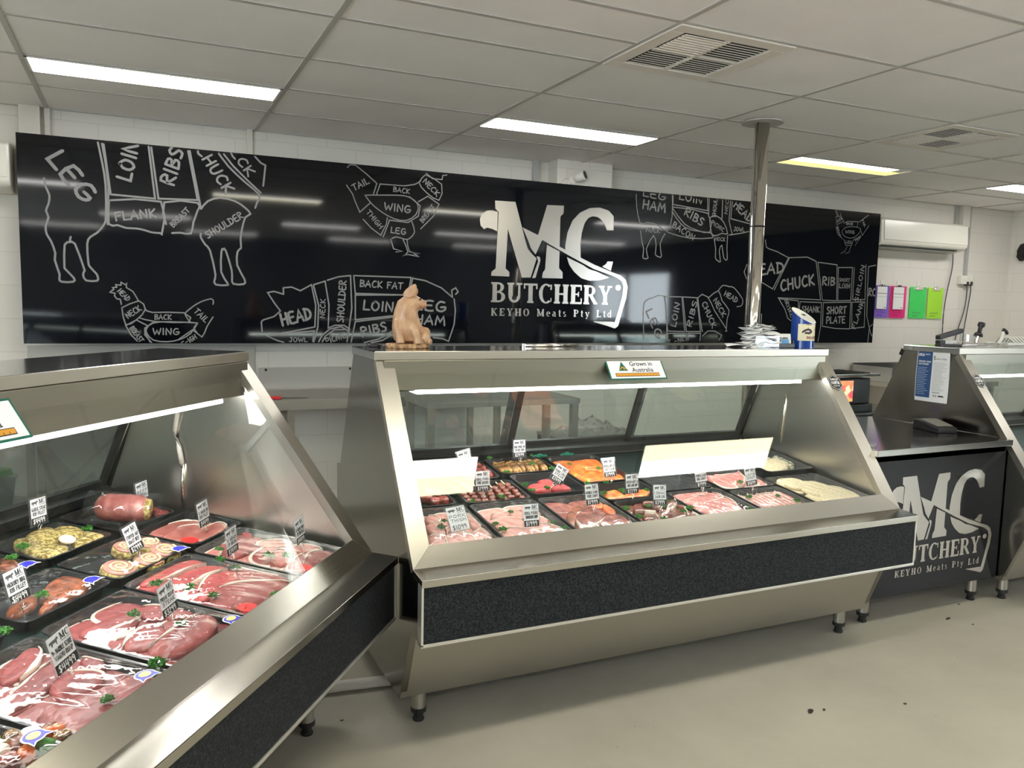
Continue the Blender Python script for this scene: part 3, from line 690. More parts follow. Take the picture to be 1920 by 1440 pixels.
drawing('pig_drawing', ZB, [
 [(105, 1245), (100, 1185), (110, 1172), (180, 1150), (220, 1115)], [(220, 1115), (185, 1070), (140, 1000), (180, 992), (240, 1010)], [(240, 1010), (238, 970), (290, 965), (345, 988), (415, 950)], [(415, 950), (442, 1080), (436, 1215), (300, 1242), (130, 1270), (200, 1300), (300, 1328)], [(130, 1270), (432, 1240), (420, 1328)],
 [(428, 955), (460, 1080), (455, 1215), (425, 1328)], [(430, 950), (500, 928), (525, 1080), (520, 1222), (560, 1205), (620, 1205), (655, 1230)], [(515, 922), (585, 900), (660, 893), (668, 1100), (650, 1225), (635, 1328)], [(450, 1328), (480, 1270), (530, 1228), (600, 1213), (650, 1243)], [(472, 1328), (505, 1270), (560, 1232), (620, 1232)],
 [(680, 893), (1040, 905), (1020, 1015), (690, 1005), (680, 893)], [(930, 1145), (690, 1170), (690, 1015), (1020, 1015)], [(660, 1328), (690, 1182), (935, 1152)], [(720, 1328), (860, 1300), (935, 1255)], [(690, 1328), (840, 1290), (935, 1235)],
 [(1028, 1010), (1050, 910), (1130, 925), (1230, 970), (1300, 1030)], [(1310, 1040), (1318, 1110), (1310, 1200), (1275, 1305), (1240, 1290), (1180, 1282)], [(1300, 1030), (1295, 985), (1320, 970), (1335, 995), (1320, 1010)]],
 [('HEAD', 318, 1150, -14, 195, 72), ('NECK', 485, 1100, -88, 120, 30), ('SHOULDER', 603, 1055, -86, 260, 42), ('BACK FAT', 855, 950, 2, 270, 40), ('LOIN', 835, 1085, 3, 190, 58), ('RIBS', 805, 1230, -14, 165, 56), ('LEG', 1160, 1082, 3, 200, 62), ('HAM', 1160, 1172, 3, 190, 56), ('JOWL', 332, 1295, 0, 115, 28), ('PICNIC', 567, 1285, -18, 130, 34)], .0095, M_LINE, curve=False)
drawing('hog_drawing', ZD, [
 [(38, 475), (40, 560), (60, 655), (100, 652), (160, 665), (210, 700), (240, 620), (240, 480)], [(62, 700), (70, 760), (80, 800), (75, 845), (85, 855), (105, 850), (95, 800), (135, 725), (150, 780), (145, 830), (165, 845), (180, 840), (172, 770), (200, 715)],
 [(245, 485), (245, 550), (440, 585), (440, 500)], [(245, 565), (440, 600), (452, 705), (380, 695), (310, 660), (245, 575)], [(240, 590), (290, 660), (350, 695), (455, 710), (465, 738), (340, 740), (240, 715), (215, 705)], [(450, 625), (490, 615), (530, 650), (552, 715), (520, 712), (465, 725), (450, 625)],
 [(475, 740), (485, 800), (483, 850), (495, 865), (512, 872), (505, 810), (520, 780), (530, 850), (550, 860), (548, 800), (552, 725)], [(450, 505), (445, 620)], [(525, 512), (520, 630)], [(570, 518), (560, 640), (578, 720), (560, 722)], [(580, 520), (570, 630), (700, 665)], [(578, 720), (640, 710), (700, 695)], [(705, 530), (680, 570), (705, 600)]],
 [('LEG', 140, 495, 5, 130, 40), ('HAM', 140, 560, 5, 130, 48), ('HOCK', 132, 695, 0, 78, 25), ('LOIN', 345, 515, 6, 130, 40), ('RIBS', 365, 620, 25, 115, 44), ('BACON', 305, 700, 25, 135, 34), ('SHOULDER', 483, 540, -86, 130, 24), ('NECK', 548, 550, -86, 85, 20), ('PICNIC', 497, 672, 25, 78, 22), ('HOCK', 510, 745, 0, 58, 20), ('HEAD', 640, 590, 35, 115, 44), ('JOWL', 617, 690, 0, 60, 22)], .0085, M_LINE)
drawing('cow_drawing', ZD, [
 [(765, 750), (770, 790), (785, 800), (830, 815), (895, 850)], [(895, 850), (805, 1025), (740, 985)], [(690, 880), (660, 890), (645, 930), (660, 970), (690, 980)], [(815, 1030), (900, 850), (1000, 846), (1050, 870)], [(1050, 870), (1075, 1087), (835, 1075)],
 [(1060, 875), (1168, 890), (1165, 1092), (1085, 1088), (1060, 875)], [(1175, 905), (1255, 905), (1245, 1090), (1172, 1092), (1175, 905)], [(1265, 905), (1255, 1085), (1325, 1085), (1330, 890)], [(1395, 890), (1345, 900), (1340, 1000), (1335, 1180), (1355, 1270), (1372, 1310)],
 [(840, 1080), (950, 1092), (950, 1190)], [(840, 1080), (875, 1140), (890, 1190), (910, 1205)], [(955, 1150), (960, 1097), (1080, 1102), (1075, 1240)], [(1090, 1102), (1245, 1100), (1238, 1250), (1160, 1248), (1085, 1235), (1090, 1102)], [(1250, 1248), (1252, 1100), (1325, 1098), (1320, 1240)], [(1320, 1240), (1245, 1248)], [(1075, 1240), (1060, 1320)], [(1392, 1200), (1350, 1240), (1340, 1325)]],
 [('HEAD', 775, 912, -6, 190, 58), ('CHUCK', 945, 990, -10, 190, 58), ('RIB', 1120, 982, 0, 70, 44), ('SHORT', 1210, 975, 0, 60, 18), ('LOIN', 1210, 1008, 0, 60, 26), ('SIRLOIN', 1295, 995, -80, 150, 28), ('SHORT', 1165, 1145, -2, 110, 38), ('PLATE', 1160, 1200, -2, 105, 36), ('FLANK', 1285, 1170, -70, 120, 30), ('ROUND', 1400, 1045, 0, 110, 40), ('BRISKET', 900, 1140, 60, 105, 22), ('SHANK', 1020, 1140, 0, 100, 32)], .0085, M_LINE, curve=False)
drawing('sheep_drawing', ZD, [
 [(80, 1330), (80, 1270), (78, 1200), (80, 1120), (95, 1090), (130, 1075), (195, 1065), (207, 1180), (210, 1265), (200, 1330)], [(200, 1068), (295, 1070), (310, 1265), (215, 1262), (200, 1068)], [(300, 1070), (380, 1075), (400, 1265), (320, 1265), (300, 1070)], [(410, 1265), (385, 1075), (440, 1070), (480, 1150), (545, 1250), (540, 1262)],
 [(445, 1075), (500, 1035), (520, 1090), (560, 1145), (550, 1190), (545, 1250)], [(500, 1035), (525, 1005), (560, 1012), (590, 1020), (635, 1080), (635, 1110), (625, 1122), (605, 1125)], [(318, 1330), (320, 1275), (215, 1275), (217, 1330)], [(395, 1330), (400, 1275), (330, 1275), (328, 1330)], [(410, 1290), (440, 1262), (480, 1262), (518, 1285), (505, 1315)]],
 [('LEG', 140, 1220, 62, 150, 44), ('LOIN', 258, 1170, -80, 112, 36), ('RIBS', 352, 1165, -76, 120, 32), ('CHUCK', 448, 1170, 60, 130, 32), ('NECK', 508, 1130, 52, 95, 30), ('HEAD', 572, 1070, 24, 80, 28), ('FLANK', 262, 1316, -10, 90, 24)], .0085, M_LINE)
drawing('small_hen_drawing', ZD, [
 [(1160, 620), (1190, 615), (1205, 645), (1165, 665), (1160, 620)], [(1148, 575), (1165, 582), (1185, 582), (1190, 612)], [(1205, 655), (1230, 645), (1285, 648), (1280, 680)], [(1290, 650), (1345, 610)], [(1345, 670), (1310, 725), (1300, 690)], [(1195, 700), (1215, 680), (1250, 675), (1300, 685), (1280, 725), (1240, 740), (1205, 725), (1195, 700)],
 [(1162, 680), (1170, 715), (1200, 745)], [(1205, 745), (1215, 780), (1250, 780), (1260, 745)], [(1265, 745), (1300, 735), (1270, 780)], [(1225, 785), (1210, 815), (1190, 825)], [(1245, 785), (1235, 820), (1215, 825)]],
 [('WING', 1240, 705, 0, 52, 18), ('BACK', 1238, 658, 0, 36, 12), ('LEG', 1233, 762, 0, 34, 15), ('NECK', 1180, 638, -35, 38, 15), ('HEAD', 1165, 592, 60, 35, 12), ('BREAST', 1178, 705, 62, 50, 11), ('TAIL', 1318, 655, 55, 34, 13), ('THIGH', 1285, 742, -35, 38, 11)], .0055, M_LINEDIM)

# the silver logo; built once in board metres around (LGX, LGZ), reused smaller on the counter front
LGX, LGZ = 2.3645, 1.4325
LOGO_POLY = [
 [(258, 288), (403, 298), (447, 470), (470, 560), (490, 630), (518, 665), (553, 700), (510, 835), (448, 835), (349, 490), (333, 770), (360, 797), (358, 828), (230, 822), (232, 795), (262, 770), (284, 370), (260, 345)],
 [(628, 320), (747, 325), (745, 378), (722, 402), (716, 628), (612, 572), (560, 545)], [(626, 602), (716, 650), (712, 768), (738, 798), (737, 842), (592, 838), (596, 800), (613, 778)],
 [(452, 478), (600, 552), (545, 672), (512, 625), (488, 560)], [(553, 682), (576, 690), (580, 715), (545, 838), (522, 838), (564, 720)],
 [(277, 370), (240, 358), (200, 360), (165, 380), (150, 420), (155, 465), (180, 492), (200, 480), (240, 490), (273, 508)],
 [(768, 690), (880, 745), (925, 775), (985, 795), (1070, 836), (1000, 855), (930, 858), (870, 840), (820, 795), (785, 745)], [(1058, 720), (1096, 722), (1080, 788), (1020, 757), (1045, 740)],
]
LOGO_STRIP = [  # bands between two edges: the ring of the C and the long sharpening steel
 ([(1100, 500), (1100, 400), (1065, 360), (1000, 338), (930, 342), (860, 375), (808, 430), (772, 515), (756, 610), (757, 645)], [(1052, 500), (1040, 468), (1014, 425), (985, 405), (950, 400), (920, 412), (893, 450), (873, 520), (864, 600), (866, 698)]),
 ([(560, 535), (640, 575), (800, 660), (960, 742), (1090, 798), (1150, 820), (1185, 850), (1200, 900), (1190, 980), (1165, 1060), (1132, 1180), (1108, 1197)], [(560, 548), (640, 596), (800, 688), (960, 775), (1080, 818), (1125, 838), (1158, 862), (1170, 900), (1163, 960), (1140, 1050), (1108, 1150), (1095, 1160)]),
 ([(960, 1146), (1100, 1150), (1110, 1165)], [(960, 1150), (1060, 1180), (1108, 1197)])]
def logo(name, parent, s, mp3, ink=None):
    """mp3 takes metres from the logo's corner, already scaled"""
    mb = MB()
    def q(u, v):
        p = board_pt(ZC, u, v); return mp3(((p[0] - LGX) * s, (p[1] - LGZ) * s))
    for po in LOGO_POLY: mb.add(lift([q(*p) for p in po]), [tuple(range(len(po)))])
    for a, b_ in LOGO_STRIP:
        n = len(a); mb.add(lift([q(*p) for p in a] + [q(*p) for p in b_]), [(i, i + 1, n + i + 1, n + i) for i in range(n - 1)])
    mb.add([q(1132 + 20 * math.cos(k * .524), 907 + 20 * math.sin(k * .524)) for k in range(12)], [tuple(range(12))])
    mb.build(name, M_SILVER, parent)
    for txt, l0, l1, r0, r1, gp in (('BUTCHERY', (228, 1008), (228, 868), (1085, 1026), (1085, 890), .05), ('KEYHO Meats Pty Ltd', (228, 1105), (228, 1052), (1085, 1118), (1085, 1058), .26)):
        W = serif_w(txt, gp)
        p0, p1, p2 = board_pt(ZC, *l0), board_pt(ZC, *l1), board_pt(ZC, *r0)
        H = p1[1] - p0[1]; wx = (p2[0] - p0[0]) / W; dz = (p2[1] - p0[1]) / W
        x_ = 0.0
        for word in txt.split(' '):
            tb = MB()
            serif(tb, word, lambda p: mp3(((p0[0] + (p[0] + x_) * wx - LGX) * s, (p0[1] + p[1] * H - LGZ) * s)), gp)
            tb.build('lettering', M_SILVER, parent)
            x_ += serif_w(word + ' ', gp) + gp
logo('logo_emblem', sign, 1.0, lambda p: (p[0] + LGX - BX0, -.0018, p[1] + LGZ - BZ0))
# ------------------------------------------------------------ counter between two cases
ct = thing('service_counter', 'low steel topped counter with black logo panel between two display cases', 'counter', (3.07, 2.60, 0))
MB().box(-.004, .966, -.03, .86, .832, .862).build('worktop', M_STEELTOP, ct, bevel=.003)
fpn = MB().box(.0, .96, .0, .018, .135, .83).build('front_panel', M_BLACKGLOSS, ct)
LS = .586
logo('logo_emblem', ct, LS, lambda p: (p[0] + 3.270 - 3.07, -.0016, p[1] + .241))
MB().box(.005, .955, .0, .83, .80, .83).box(.0, .02, .02, .84, .135, .81).box(.94, .96, .02, .84, .135, .81).build('carcass', M_STEELDULL, ct)
for x in (.085, .875):
    for y_ in (.07, .76):
        lg = MB().lathe([(.026, .045), (.026, .14)], (x, y_, 0), 16).build('leg', M_STEELDULL, ct)
        MB().lathe([(.020, 0), (.022, .006), (.017, .012), (.017, .028), (.028, .034), (.028, .05)], (x, y_, 0), 16).build('foot', M_RUBBER, lg)
# card terminal on the counter
tm = thing('card_terminal', 'black and grey card payment terminal lying on the low steel counter', 'card reader', (3.92, 2.93, .862), (0, 0, math.radians(-14)))
MB().prism([(-.10, 0), (-.10, .028), (.02, .05), (.10, .055), (.105, .0)], -.06, .06).build('body', M_BLACKPL, tm, bevel=.008)
MB().prism([(-.075, .0345), (-.07, .038), (.055, .0585), (.055, .053)], -.05, .05).build('keypad_cover', plain('warm_grey_plastic', (.20, .19, .17), .45), tm, bevel=.003)
tl = thing('deli_tub_lid', 'clear round plastic lid with pink print on the corner of low steel counter', 'lid', (3.12, 2.70, .8625))
MB().lathe([(.0, 0), (.055, 0), (.060, .004), (.058, .009), (.050, .009), (.048, .005), (0, .005)], n=24).build('rim', M_CLEARPLASTIC, tl)
MB().lathe([(0, .0055), (.03, .0055), (.03, .0065), (0, .0065)], n=20).build('printed_disc', plain('pink_print', (.62, .38, .40), .5), tl)
bt = thing('spray_bottle', 'small white squeeze bottle with purple label at the back of low counter', 'bottle', (3.60, 3.36, .862))
MB().lathe([(.028, 0), (.030, .004), (.030, .10), (.020, .125), (.010, .135), (.008, .16), (.0, .165)], n=18).build('bottle_body', M_WHITE, bt, smooth=True)
MB().lathe([(.0305, .02), (.0305, .085)], n=18).build('label_band', plain('purple_label', (.28, .18, .55), .5), bt)

# ------------------------------------------------------------ scale, drawer and sink bench behind the counter
rb = thing('back_bench', 'small steel back table carrying the black scale behind the counter', 'table', (3.85, 3.62, 0))
MB().box(0, .75, 0, .5, .62, .645).build('table_top', M_STEEL, rb, bevel=.002)
for x in (.03, .72):
    for y_ in (.03, .47): MB().box(x - .018, x + .018, y_ - .018, y_ + .018, 0, .62).build('leg', M_STEELDULL, rb)
dw = thing('cash_drawer', 'black cash drawer with small white label on the back table', 'drawer', (4.06, 3.66, .645))
MB().box(0, .33, 0, .36, 0, .20).build('drawer_body', M_BLACKPL, dw, bevel=.006)
MB().box(.22, .315, -.002, 0, .155, .178).build('maker_label', M_PAPER, dw); MB().box(.02, .05, -.002, 0, .05, .13).build('price_label', M_PAPER, dw)
sc = thing('label_scale', 'black weighing scale with meat picture glowing on its screen behind counter', 'scale', (4.02, 3.72, .845))
MB().box(0, .34, 0, .30, 0, .05).box(.04, .30, .10, .22, .05, .09).build('scale_base', M_BLACKPL, sc, bevel=.006)
MB().box(.02, .33, .02, .10, .05, .22).build('screen_housing', M_BLACKPL, sc, bevel=.008)
scr = MB().box(.035, .17, .016, .021, .07, .205)
def screen_mat():
    m, N, L, P = new_mat('meat_picture_screen')
    tc = N.new('ShaderNodeTexCoord'); v = N.new('ShaderNodeTexVoronoi'); v.inputs['Scale'].default_value = 28
    L.new(tc.outputs['Object'], v.inputs['Vector'])
    r = N.new('ShaderNodeValToRGB'); e = r.color_ramp.elements
    e[0].position = .0; e[0].color = (.9, .30, .08, 1); e[1].position = 1; e[1].color = (.9, .65, .55, 1)
    k = e.new(.35); k.color = (.55, .05, .06, 1); k = e.new(.6); k.color = (.95, .55, .30, 1); k = e.new(.8); k.color = (.3, .12, .30, 1)
    sp = N.new('ShaderNodeSeparateColor'); L.new(v.outputs['Color'], sp.inputs[0]); L.new(sp.outputs[0], r.inputs['Fac'])
    L.new(r.outputs['Color'], P.inputs['Emission Color']); L.new(r.outputs['Color'], P.inputs['Base Color']); P.inputs['Emission Strength'].default_value = .9
    return m
scr.build('screen', screen_mat(), sc)
MB().box(-.03, .37, -.02, .32, .235, .252).build('weighing_platter', M_STEELTOP, sc, bevel=.004)
MB().box(.335, .37, .1, .2, .0, .235).build('platter_post', M_STEELDULL, sc)
sk = thing('sink_bench', 'stainless sink bench with splashback on the back wall, right of the sign', 'sink', (6.28, 5.02, 0))
MB().box(0, 1.3, 0, .61, .80, .845).build('bench_top', M_STEEL, sk, bevel=.003)
MB().box(0, 1.3, .60, .62, .845, 1.0).box(0, .012, .15, .61, .845, .985).build('splashback', M_STEELTOP, sk, bevel=.003)
MB().box(.1, .6, .08, .5, .62, .80).build('sink_bowl', M_STEELDULL, sk)
for x in (.04, 1.26):
    for y_ in (.05, .56): MB().box(x - .02, x + .02, y_ - .02, y_ + .02, 0, .80).build('leg', M_STEELDULL, sk)
sb2 = thing('wall_hook', 'small white wall hook on the block wall above the sink bench', 'hook', (5.66, WY, 1.13))
MB().box(-.015, .015, -.006, 0, -.03, .03).box(-.008, .008, -.03, -.006, -.025, -.012).build('hook_body', M_WHITE, sb2, bevel=.002)

# ------------------------------------------------------------ work bench and wall sheet seen between the left and middle cases
wb = thing('wall_bench', 'steel work bench along the back wall, seen between the left and middle cases', 'bench', (-.6, 5.02, 0))
MB().box(0, 2.9, 0, .60, .85, .875).box(0, 2.9, -.004, .004, .81, .875).build('bench_top', M_STEELDULL, wb, bevel=.002)
for x in (.04, 1.45, 2.86):
    for y_ in (.05, .55): MB().box(x - .02, x + .02, y_ - .02, y_ + .02, 0, .85).build('leg', M_STEELDULL, wb)
ws = thing('wall_sheet', 'grey steel splash sheet screwed to the block wall below the sign', 'wall sheet', (-.62, WY - .012, .88))
MB().box(1.35 - .0, 2.92, 0, .012, 0, .145).box(0, 1.33, 0, .012, 0, .30).build('sheet', plain('satin_grey_sheet', (.46, .45, .42), .45, .3), ws, bevel=.001)
for x in (1.40, 1.98, 2.6): MB().lathe([(.0, 0), (.009, 0), (.007, .004), (0, .005)], n=10).build('screw', M_DARK, ws, loc=(x, -.0005, .13), rot=(math.pi / 2, 0, 0))
kn = thing('boning_knife', 'knife with red handle lying on the work bench behind the left case', 'knife', (.79, 5.05, .885), (0, 0, math.radians(-12)))
MB().box(-.13, 0, -.012, .012, -.008, .012).build('handle', plain('red_handle', (.55, .015, .02), .4), kn, bevel=.005)
MB().prismz([(0, -.014), (.13, -.004), (.16, .012), (0, .013)], -.001, .002).build('blade', M_DARKFRAME, kn)
st = thing('prep_table', 'steel prep table seen through the middle case against the white block wall', 'table', (1.55, 4.50, 0))
MB().box(0, 1.05, 0, .45, .86, .895).build('table_top', M_STEELDULL, st, bevel=.002)
for x in (.03, 1.02):
    for y_ in (.03, .42): MB().box(x - .022, x + .022, y_ - .022, y_ + .022, 0, .86).build('leg', M_STEELDULL, st)
bgb = thing('plastic_bag', 'crumpled clear plastic bag lying behind the middle display case', 'bag', (2.92, 4.9, .60))
MB().grid(lambda u, v: ((u - .5) * .5, (v - .5) * .35, .10 * math.exp(-((u - .5) ** 2 + (v - .5) ** 2) * 9) + .03 * math.sin(u * 23 + v * 7) * math.sin(v * 19)), 18, 14).build('film', M_FILM, bgb, smooth=True)
cb2 = thing('rear_shelf', 'low steel shelf holding the clear plastic bag behind the middle case', 'shelf', (2.62, 4.66, 0))
MB().box(0, .62, 0, .5, .555, .575).build('shelf_board', M_STEELDULL, cb2, bevel=.002)
for x in (.02, .60):
    for y_ in (.02, .48): MB().box(x - .015, x + .015, y_ - .015, y_ + .015, 0, .555).build('leg', M_DARKFRAME, cb2)
# drain pipe lying on the floor between the cases
tag(MB().tube([(.30, 2.98, .021), (.615, 2.94, .021), (.87, 2.905, .021), (1.3, 2.86, .021)], .021, 12).build('drain_pipe', M_PVC, smooth=True), 'white plastic drain pipe lying on floor between left and middle cases', 'pipe')

# ------------------------------------------------------------ steel pole in front of the sign
PX, PY = 3.365, 3.785
pl = thing('support_pole', 'polished steel pole rising to the ceiling behind the middle case', 'pole', (PX, PY, 0))
MB().lathe([(.043, 0), (.043, CZ)], n=28).build('shaft', M_CHROME, pl, smooth=True)
MB().lathe([(.0, CZ - .004), (.12, CZ - .004), (.12, CZ - .012), (.0465, CZ - .014)], n=28).build('ceiling_collar', M_TBAR, pl)
MB().lathe([(.0435, 1.985), (.0445, 1.985), (.0445, 1.993), (.0435, 1.993)], n=24).build('cable_tie', M_RUBBER, pl)
MB().tube([(-.050, -.02, CZ - .01), (-.060, -.02, 2.44), (-.056, -.02, 2.25), (-.048, -.02, 2.05), (-.047, -.02, 1.6), (-.047, -.02, 1.2)], .004, 6).build('cable', M_CABLE, pl, smooth=True)

# ------------------------------------------------------------ air conditioners
def aircon(x, z, w, lab, y=WY):
    t = thing('air_conditioner', lab, 'air conditioner', (x, y, z), group='wall air conditioners')
    prof = [(0, 0), (0, .285), (-.17, .285), (-.205, .265), (-.215, .06), (-.19, .03), (-.06, .0)]
    MB().prism(prof, 0, w).build('body', M_WHITEAC, t, bevel=.012)
    MB().prism([(-.2075, .262), (-.2175, .078), (-.222, .078), (-.2125, .262)], .03, w - .012).build('front_cover', M_WHITEAC, t, bevel=.002)
    MB().prism([(-.185, .026), (-.065, .0005), (-.065, -.003), (-.187, .020)], .05, w - .12).build('air_outlet', M_DARK, t)
    for k in range(2): MB().prism([(-.15 + .045 * k, .006 - .008 * k), (-.145 + .045 * k, .006 - .008 * k), (-.15 + .045 * k, .016 - .008 * k), (-.155 + .045 * k, .016 - .008 * k)], .05, w - .12).build('vane', M_WHITEAC, t)
    return t
aircon(6.345, 2.10, 1.22, 'white wall air conditioner right of the black sign, above the clipboards')
aircon(-2.02, 2.075, 1.37, 'white wall air conditioner cut by the left edge beside the sign')

# ------------------------------------------------------------ conduits, camera, socket on the wall
def conduit(name, x, w, d, z0, z1, mat, lab):
    tag(MB().box(x - w / 2, x + w / 2, WY - d, WY, z0, z1).build(name, mat, bevel=.003), lab, 'conduit')
conduit('cable_duct', -.56, .11, .05, 2.0, CZ, M_PVC, 'wide white duct on wall above the left end of the sign')
conduit('cable_duct', -.47, .03, .03, 2.0, CZ, M_PVC, 'narrow white duct beside the wide one above the sign\'s left end')
conduit('cable_duct', .69, .035, .03, 2.0, CZ, M_PVC, 'white conduit above the sign near the NECK and CHUCK drawing')
conduit('cable_duct', 2.80, .045, .03, 2.0, CZ, M_GREY, 'grey conduit on wall just left of the pilaster')
conduit('pipe_cover', 7.72, .10, .07, 2.38, CZ, M_PVC, 'white pipe cover from ceiling to the right air conditioner')
conduit('cable_duct', 7.63, .03, .03, 2.38, CZ, M_GREY, 'grey conduit left of the pipe cover above right air conditioner')
conduit('cable_duct', 7.83, .035, .03, 1.88, CZ, M_GREY, 'grey conduit dropping from ceiling to the double power socket')
cm = thing('security_camera', 'small white security camera with black lens on the pilaster above sign', 'camera', (3.075, WY - .155, 2.475))
MB().lathe([(.0, 0), (.032, 0), (.030, .012), (.0, .016)], n=20).build('mount', M_WHITE, cm, loc=(-.03, 0, -.02), rot=(math.pi / 2, 0, 0))
hz = MB().lathe([(.0, -.055), (.020, -.052), (.036, -.02), (.038, .02), (.034, .035), (.0, .036)], n=22).build('housing', M_WHITE, cm, smooth=True, loc=(.012, -.06, .0), rot=(math.radians(72), 0, math.radians(38)))
MB().lathe([(.0, .0365), (.032, .0362), (.032, .040), (.0, .042)], n=22).build('lens_face', M_BLACKPL, hz)
MB().tube([(-.03, -.004, -.02), (-.09, -.004, -.015), (-.13, -.004, -.05), (-.17, -.004, -.09)], .004, 6).build('cable', M_PVC, cm, smooth=True)
sk2 = thing('power_socket', 'cream double power socket on wall below the right air conditioner', 'socket', (7.83, WY, 1.845))
MB().box(-.10, .10, -.05, 0, -.045, .045).build('socket_box', M_WHITEAC, sk2, bevel=.006)
for k, x in enumerate((-.04, .05)):
    MB().box(x - .022, x + .022, -.056, -.05, .0, .036).build('switch', M_WHITE, sk2, bevel=.002)
def pxl(pts, d): return [tuple(at_y(u, v, WY - d)) for u, v in pts]
def cord(pts, lab, plug=None):
    t = thing('mains_lead', lab, 'cord', pts[0])
    o = Vector(pts[0])
    sm = []
    P = [Vector(p) - o for p in pts]
    for i in range(len(P) - 1):
        p0, p1, p2, p3 = P[max(i - 1, 0)], P[i], P[i + 1], P[min(i + 2, len(P) - 1)]
        for k in range(4):
            q = k / 4; sm.append(.5 * (2 * p1 + (p2 - p0) * q + (2 * p0 - 5 * p1 + 4 * p2 - p3) * q * q + (p3 * 1 - p0 - 3 * p2 + 3 * p1) * q ** 3))
    sm.append(P[-1])
    MB().tube(sm, .0055, 6).build('wire', M_CABLE, t, smooth=True)
    if plug: MB().box(-.018, .018, -.02, .02, -.022, .022).build('plug', M_BLACKPL, t, bevel=.006)
cord(pxl([(1812, 532), (1813, 545), (1808, 580), (1796, 618), (1789, 645), (1788, 680)], .035), 'black power cord hanging from the left side of the double socket', True)
cord(pxl([(1819, 532), (1820, 545), (1814, 580), (1807, 620), (1805, 645), (1804, 680)], .035), 'black power cord hanging from the right side of the double socket', True)
cord(pxl([(1787, 476), (1785, 505), (1775, 550), (1769, 590), (1767, 625), (1766, 680)], .035), 'thin grey cord hanging from the right air conditioner past the clipboards')
tag(MB().tube([(XR - .02, 5.50, 2.10), (XR - .05, 5.50, 2.12), (XR - .05, 5.50, 2.17), (XR - .055, 5.48, 2.205), (XR - .06, 5.43, 2.222), (XR - .06, 5.30, 2.225), (XR - .06, 3.6, 2.235)], .045, 12).build('insulated_pipe', M_RUBBER, smooth=True), 'black insulated pipe bending along the right wall near the corner', 'pipe')

# ------------------------------------------------------------ clipboards
def clip_mat(n, c):
    m, N, L, P = new_mat(n)
    P.inputs['Base Color'].default_value = (*c, 1); P.inputs['Roughness'].default_value = .12
    P.inputs['Transmission Weight'].default_value = 0.0; P.inputs['Coat Weight'].default_value = .3
    tr = N.new('ShaderNodeBsdfTransparent'); tr.inputs[0].default_value = (*[min(1, .25 + .75 * q) for q in c], 1)
    tl_ = N.new('ShaderNodeBsdfTranslucent'); tl_.inputs[0].default_value = (*c, 1)
    m1 = N.new('ShaderNodeMixShader'); m1.inputs[0].default_value = .3; L.new(P.outputs[0], m1.inputs[1]); L.new(tr.outputs[0], m1.inputs[2])
    L.new(m1.outputs[0], N['Material Output'].inputs['Surface'])
    return m
CLIPS = [('purple', (.36, .20, .78), 1640, 1668, 1), ('hot pink', (.95, .04, .30), 1670, 1699, 1), ('bright green', (.06, .85, .16), 1707, 1737, 0), ('lime yellow', (.52, .95, .05), 1740, 1768, 0)]
for i, (nm, c, u0, u1, pad) in enumerate(CLIPS):
    xa, xb = at_y(u0, 560, WY - .02).x, at_y(u1, 560, WY - .02).x
    w = xb - xa
    t = thing('clipboard', nm + ' see-through clipboard hanging on the block wall', 'clipboard', (xa, WY - .014 - .004 * (i % 2), 1.44), group='coloured clipboards')
    MB().box(0, w, 0, .003, 0, .315).build('board', clip_mat('acrylic_' + nm.replace(' ', '_'), c), t, bevel=.001)
    MB().box(w * .25, w * .78, -.008, 0, .285, .312).box(w * .42, w * .60, -.012, -.004, .30, .325).build('clip', M_CHROME if not pad else M_DARKFRAME, t, bevel=.002)
    mb = MB()
    for k in range(2):
        pts = [(w * (.2 + .06 * j), .055 - .03 * k + .008 * math.sin(j * 2.1 + i + k)) for j in range(10 - 3 * k)]
        ribbon(mb, pts, .004, lambda p: (p[0], -.0006, p[1]))
    mb.build('handwriting', M_INK, t)
    hk = thing('wall_hook', 'small clear adhesive hook holding the ' + nm + ' clipboard', 'hook', (xa + w * .5, WY, 1.775))
    MB().box(-.014, .014, -.006, 0, -.03, .03).box(-.008, .008, -.03, -.006, -.022, -.008).build('hook_body', M_WHITE, hk, bevel=.002)
    if pad:
        p = thing('order_pad', 'white order pad held by the ' + nm + ' clipboard', 'paper pad', (xa + w * .12, WY - .027 - .004 * (i % 2), 1.525), group='order pads on clipboards')
        MB().box(0, w * .66, 0, .008, 0, .22).build('pages', M_PAPER, p, bevel=.001)
        q = MB(); q.box(.004, w * .66 - .004, -.0008, 0, .150, .155); q.box(.004, w * .66 - .004, -.0008, 0, .12, .122); q.box(w * .5, w * .6, -.0008, 0, .012, .02)
        q.build('printed_lines', M_GREYINK, p)

# ------------------------------------------------------------ things on the right-hand case
SZ = 1.311
sp = thing('stapler', 'black stapler lying open-armed on top of the right display case', 'stapler', (4.115, 3.10, SZ), (0, 0, math.radians(2)))
MB().box(0, .20, -.018, .018, 0, .012).box(0, .05, -.016, .016, .012, .034).build('base', M_BLACKPL, sp, bevel=.004)
MB().prism([(-.017, 0), (.017, 0), (.015, .026), (-.015, .026)], 0, .21).build('arm', M_BLACKPL, sp, bevel=.005, loc=(.0, 0, .036), rot=(0, math.radians(-11), 0))
MB().box(.05, .16, -.008, .008, .016, .034).build('magazine', M_STEELDULL, sp)
tg = thing('tape_dispenser', 'clear plastic tape dispenser with black knob on right display case', 'dispenser', (4.36, 3.12, SZ), (0, 0, math.radians(6)))
MB().prism([(-.05, 0), (.05, 0), (.045, .02), (-.045, .02)], 0, .24).build('tray', M_CLEARPLASTIC, tg, bevel=.004)
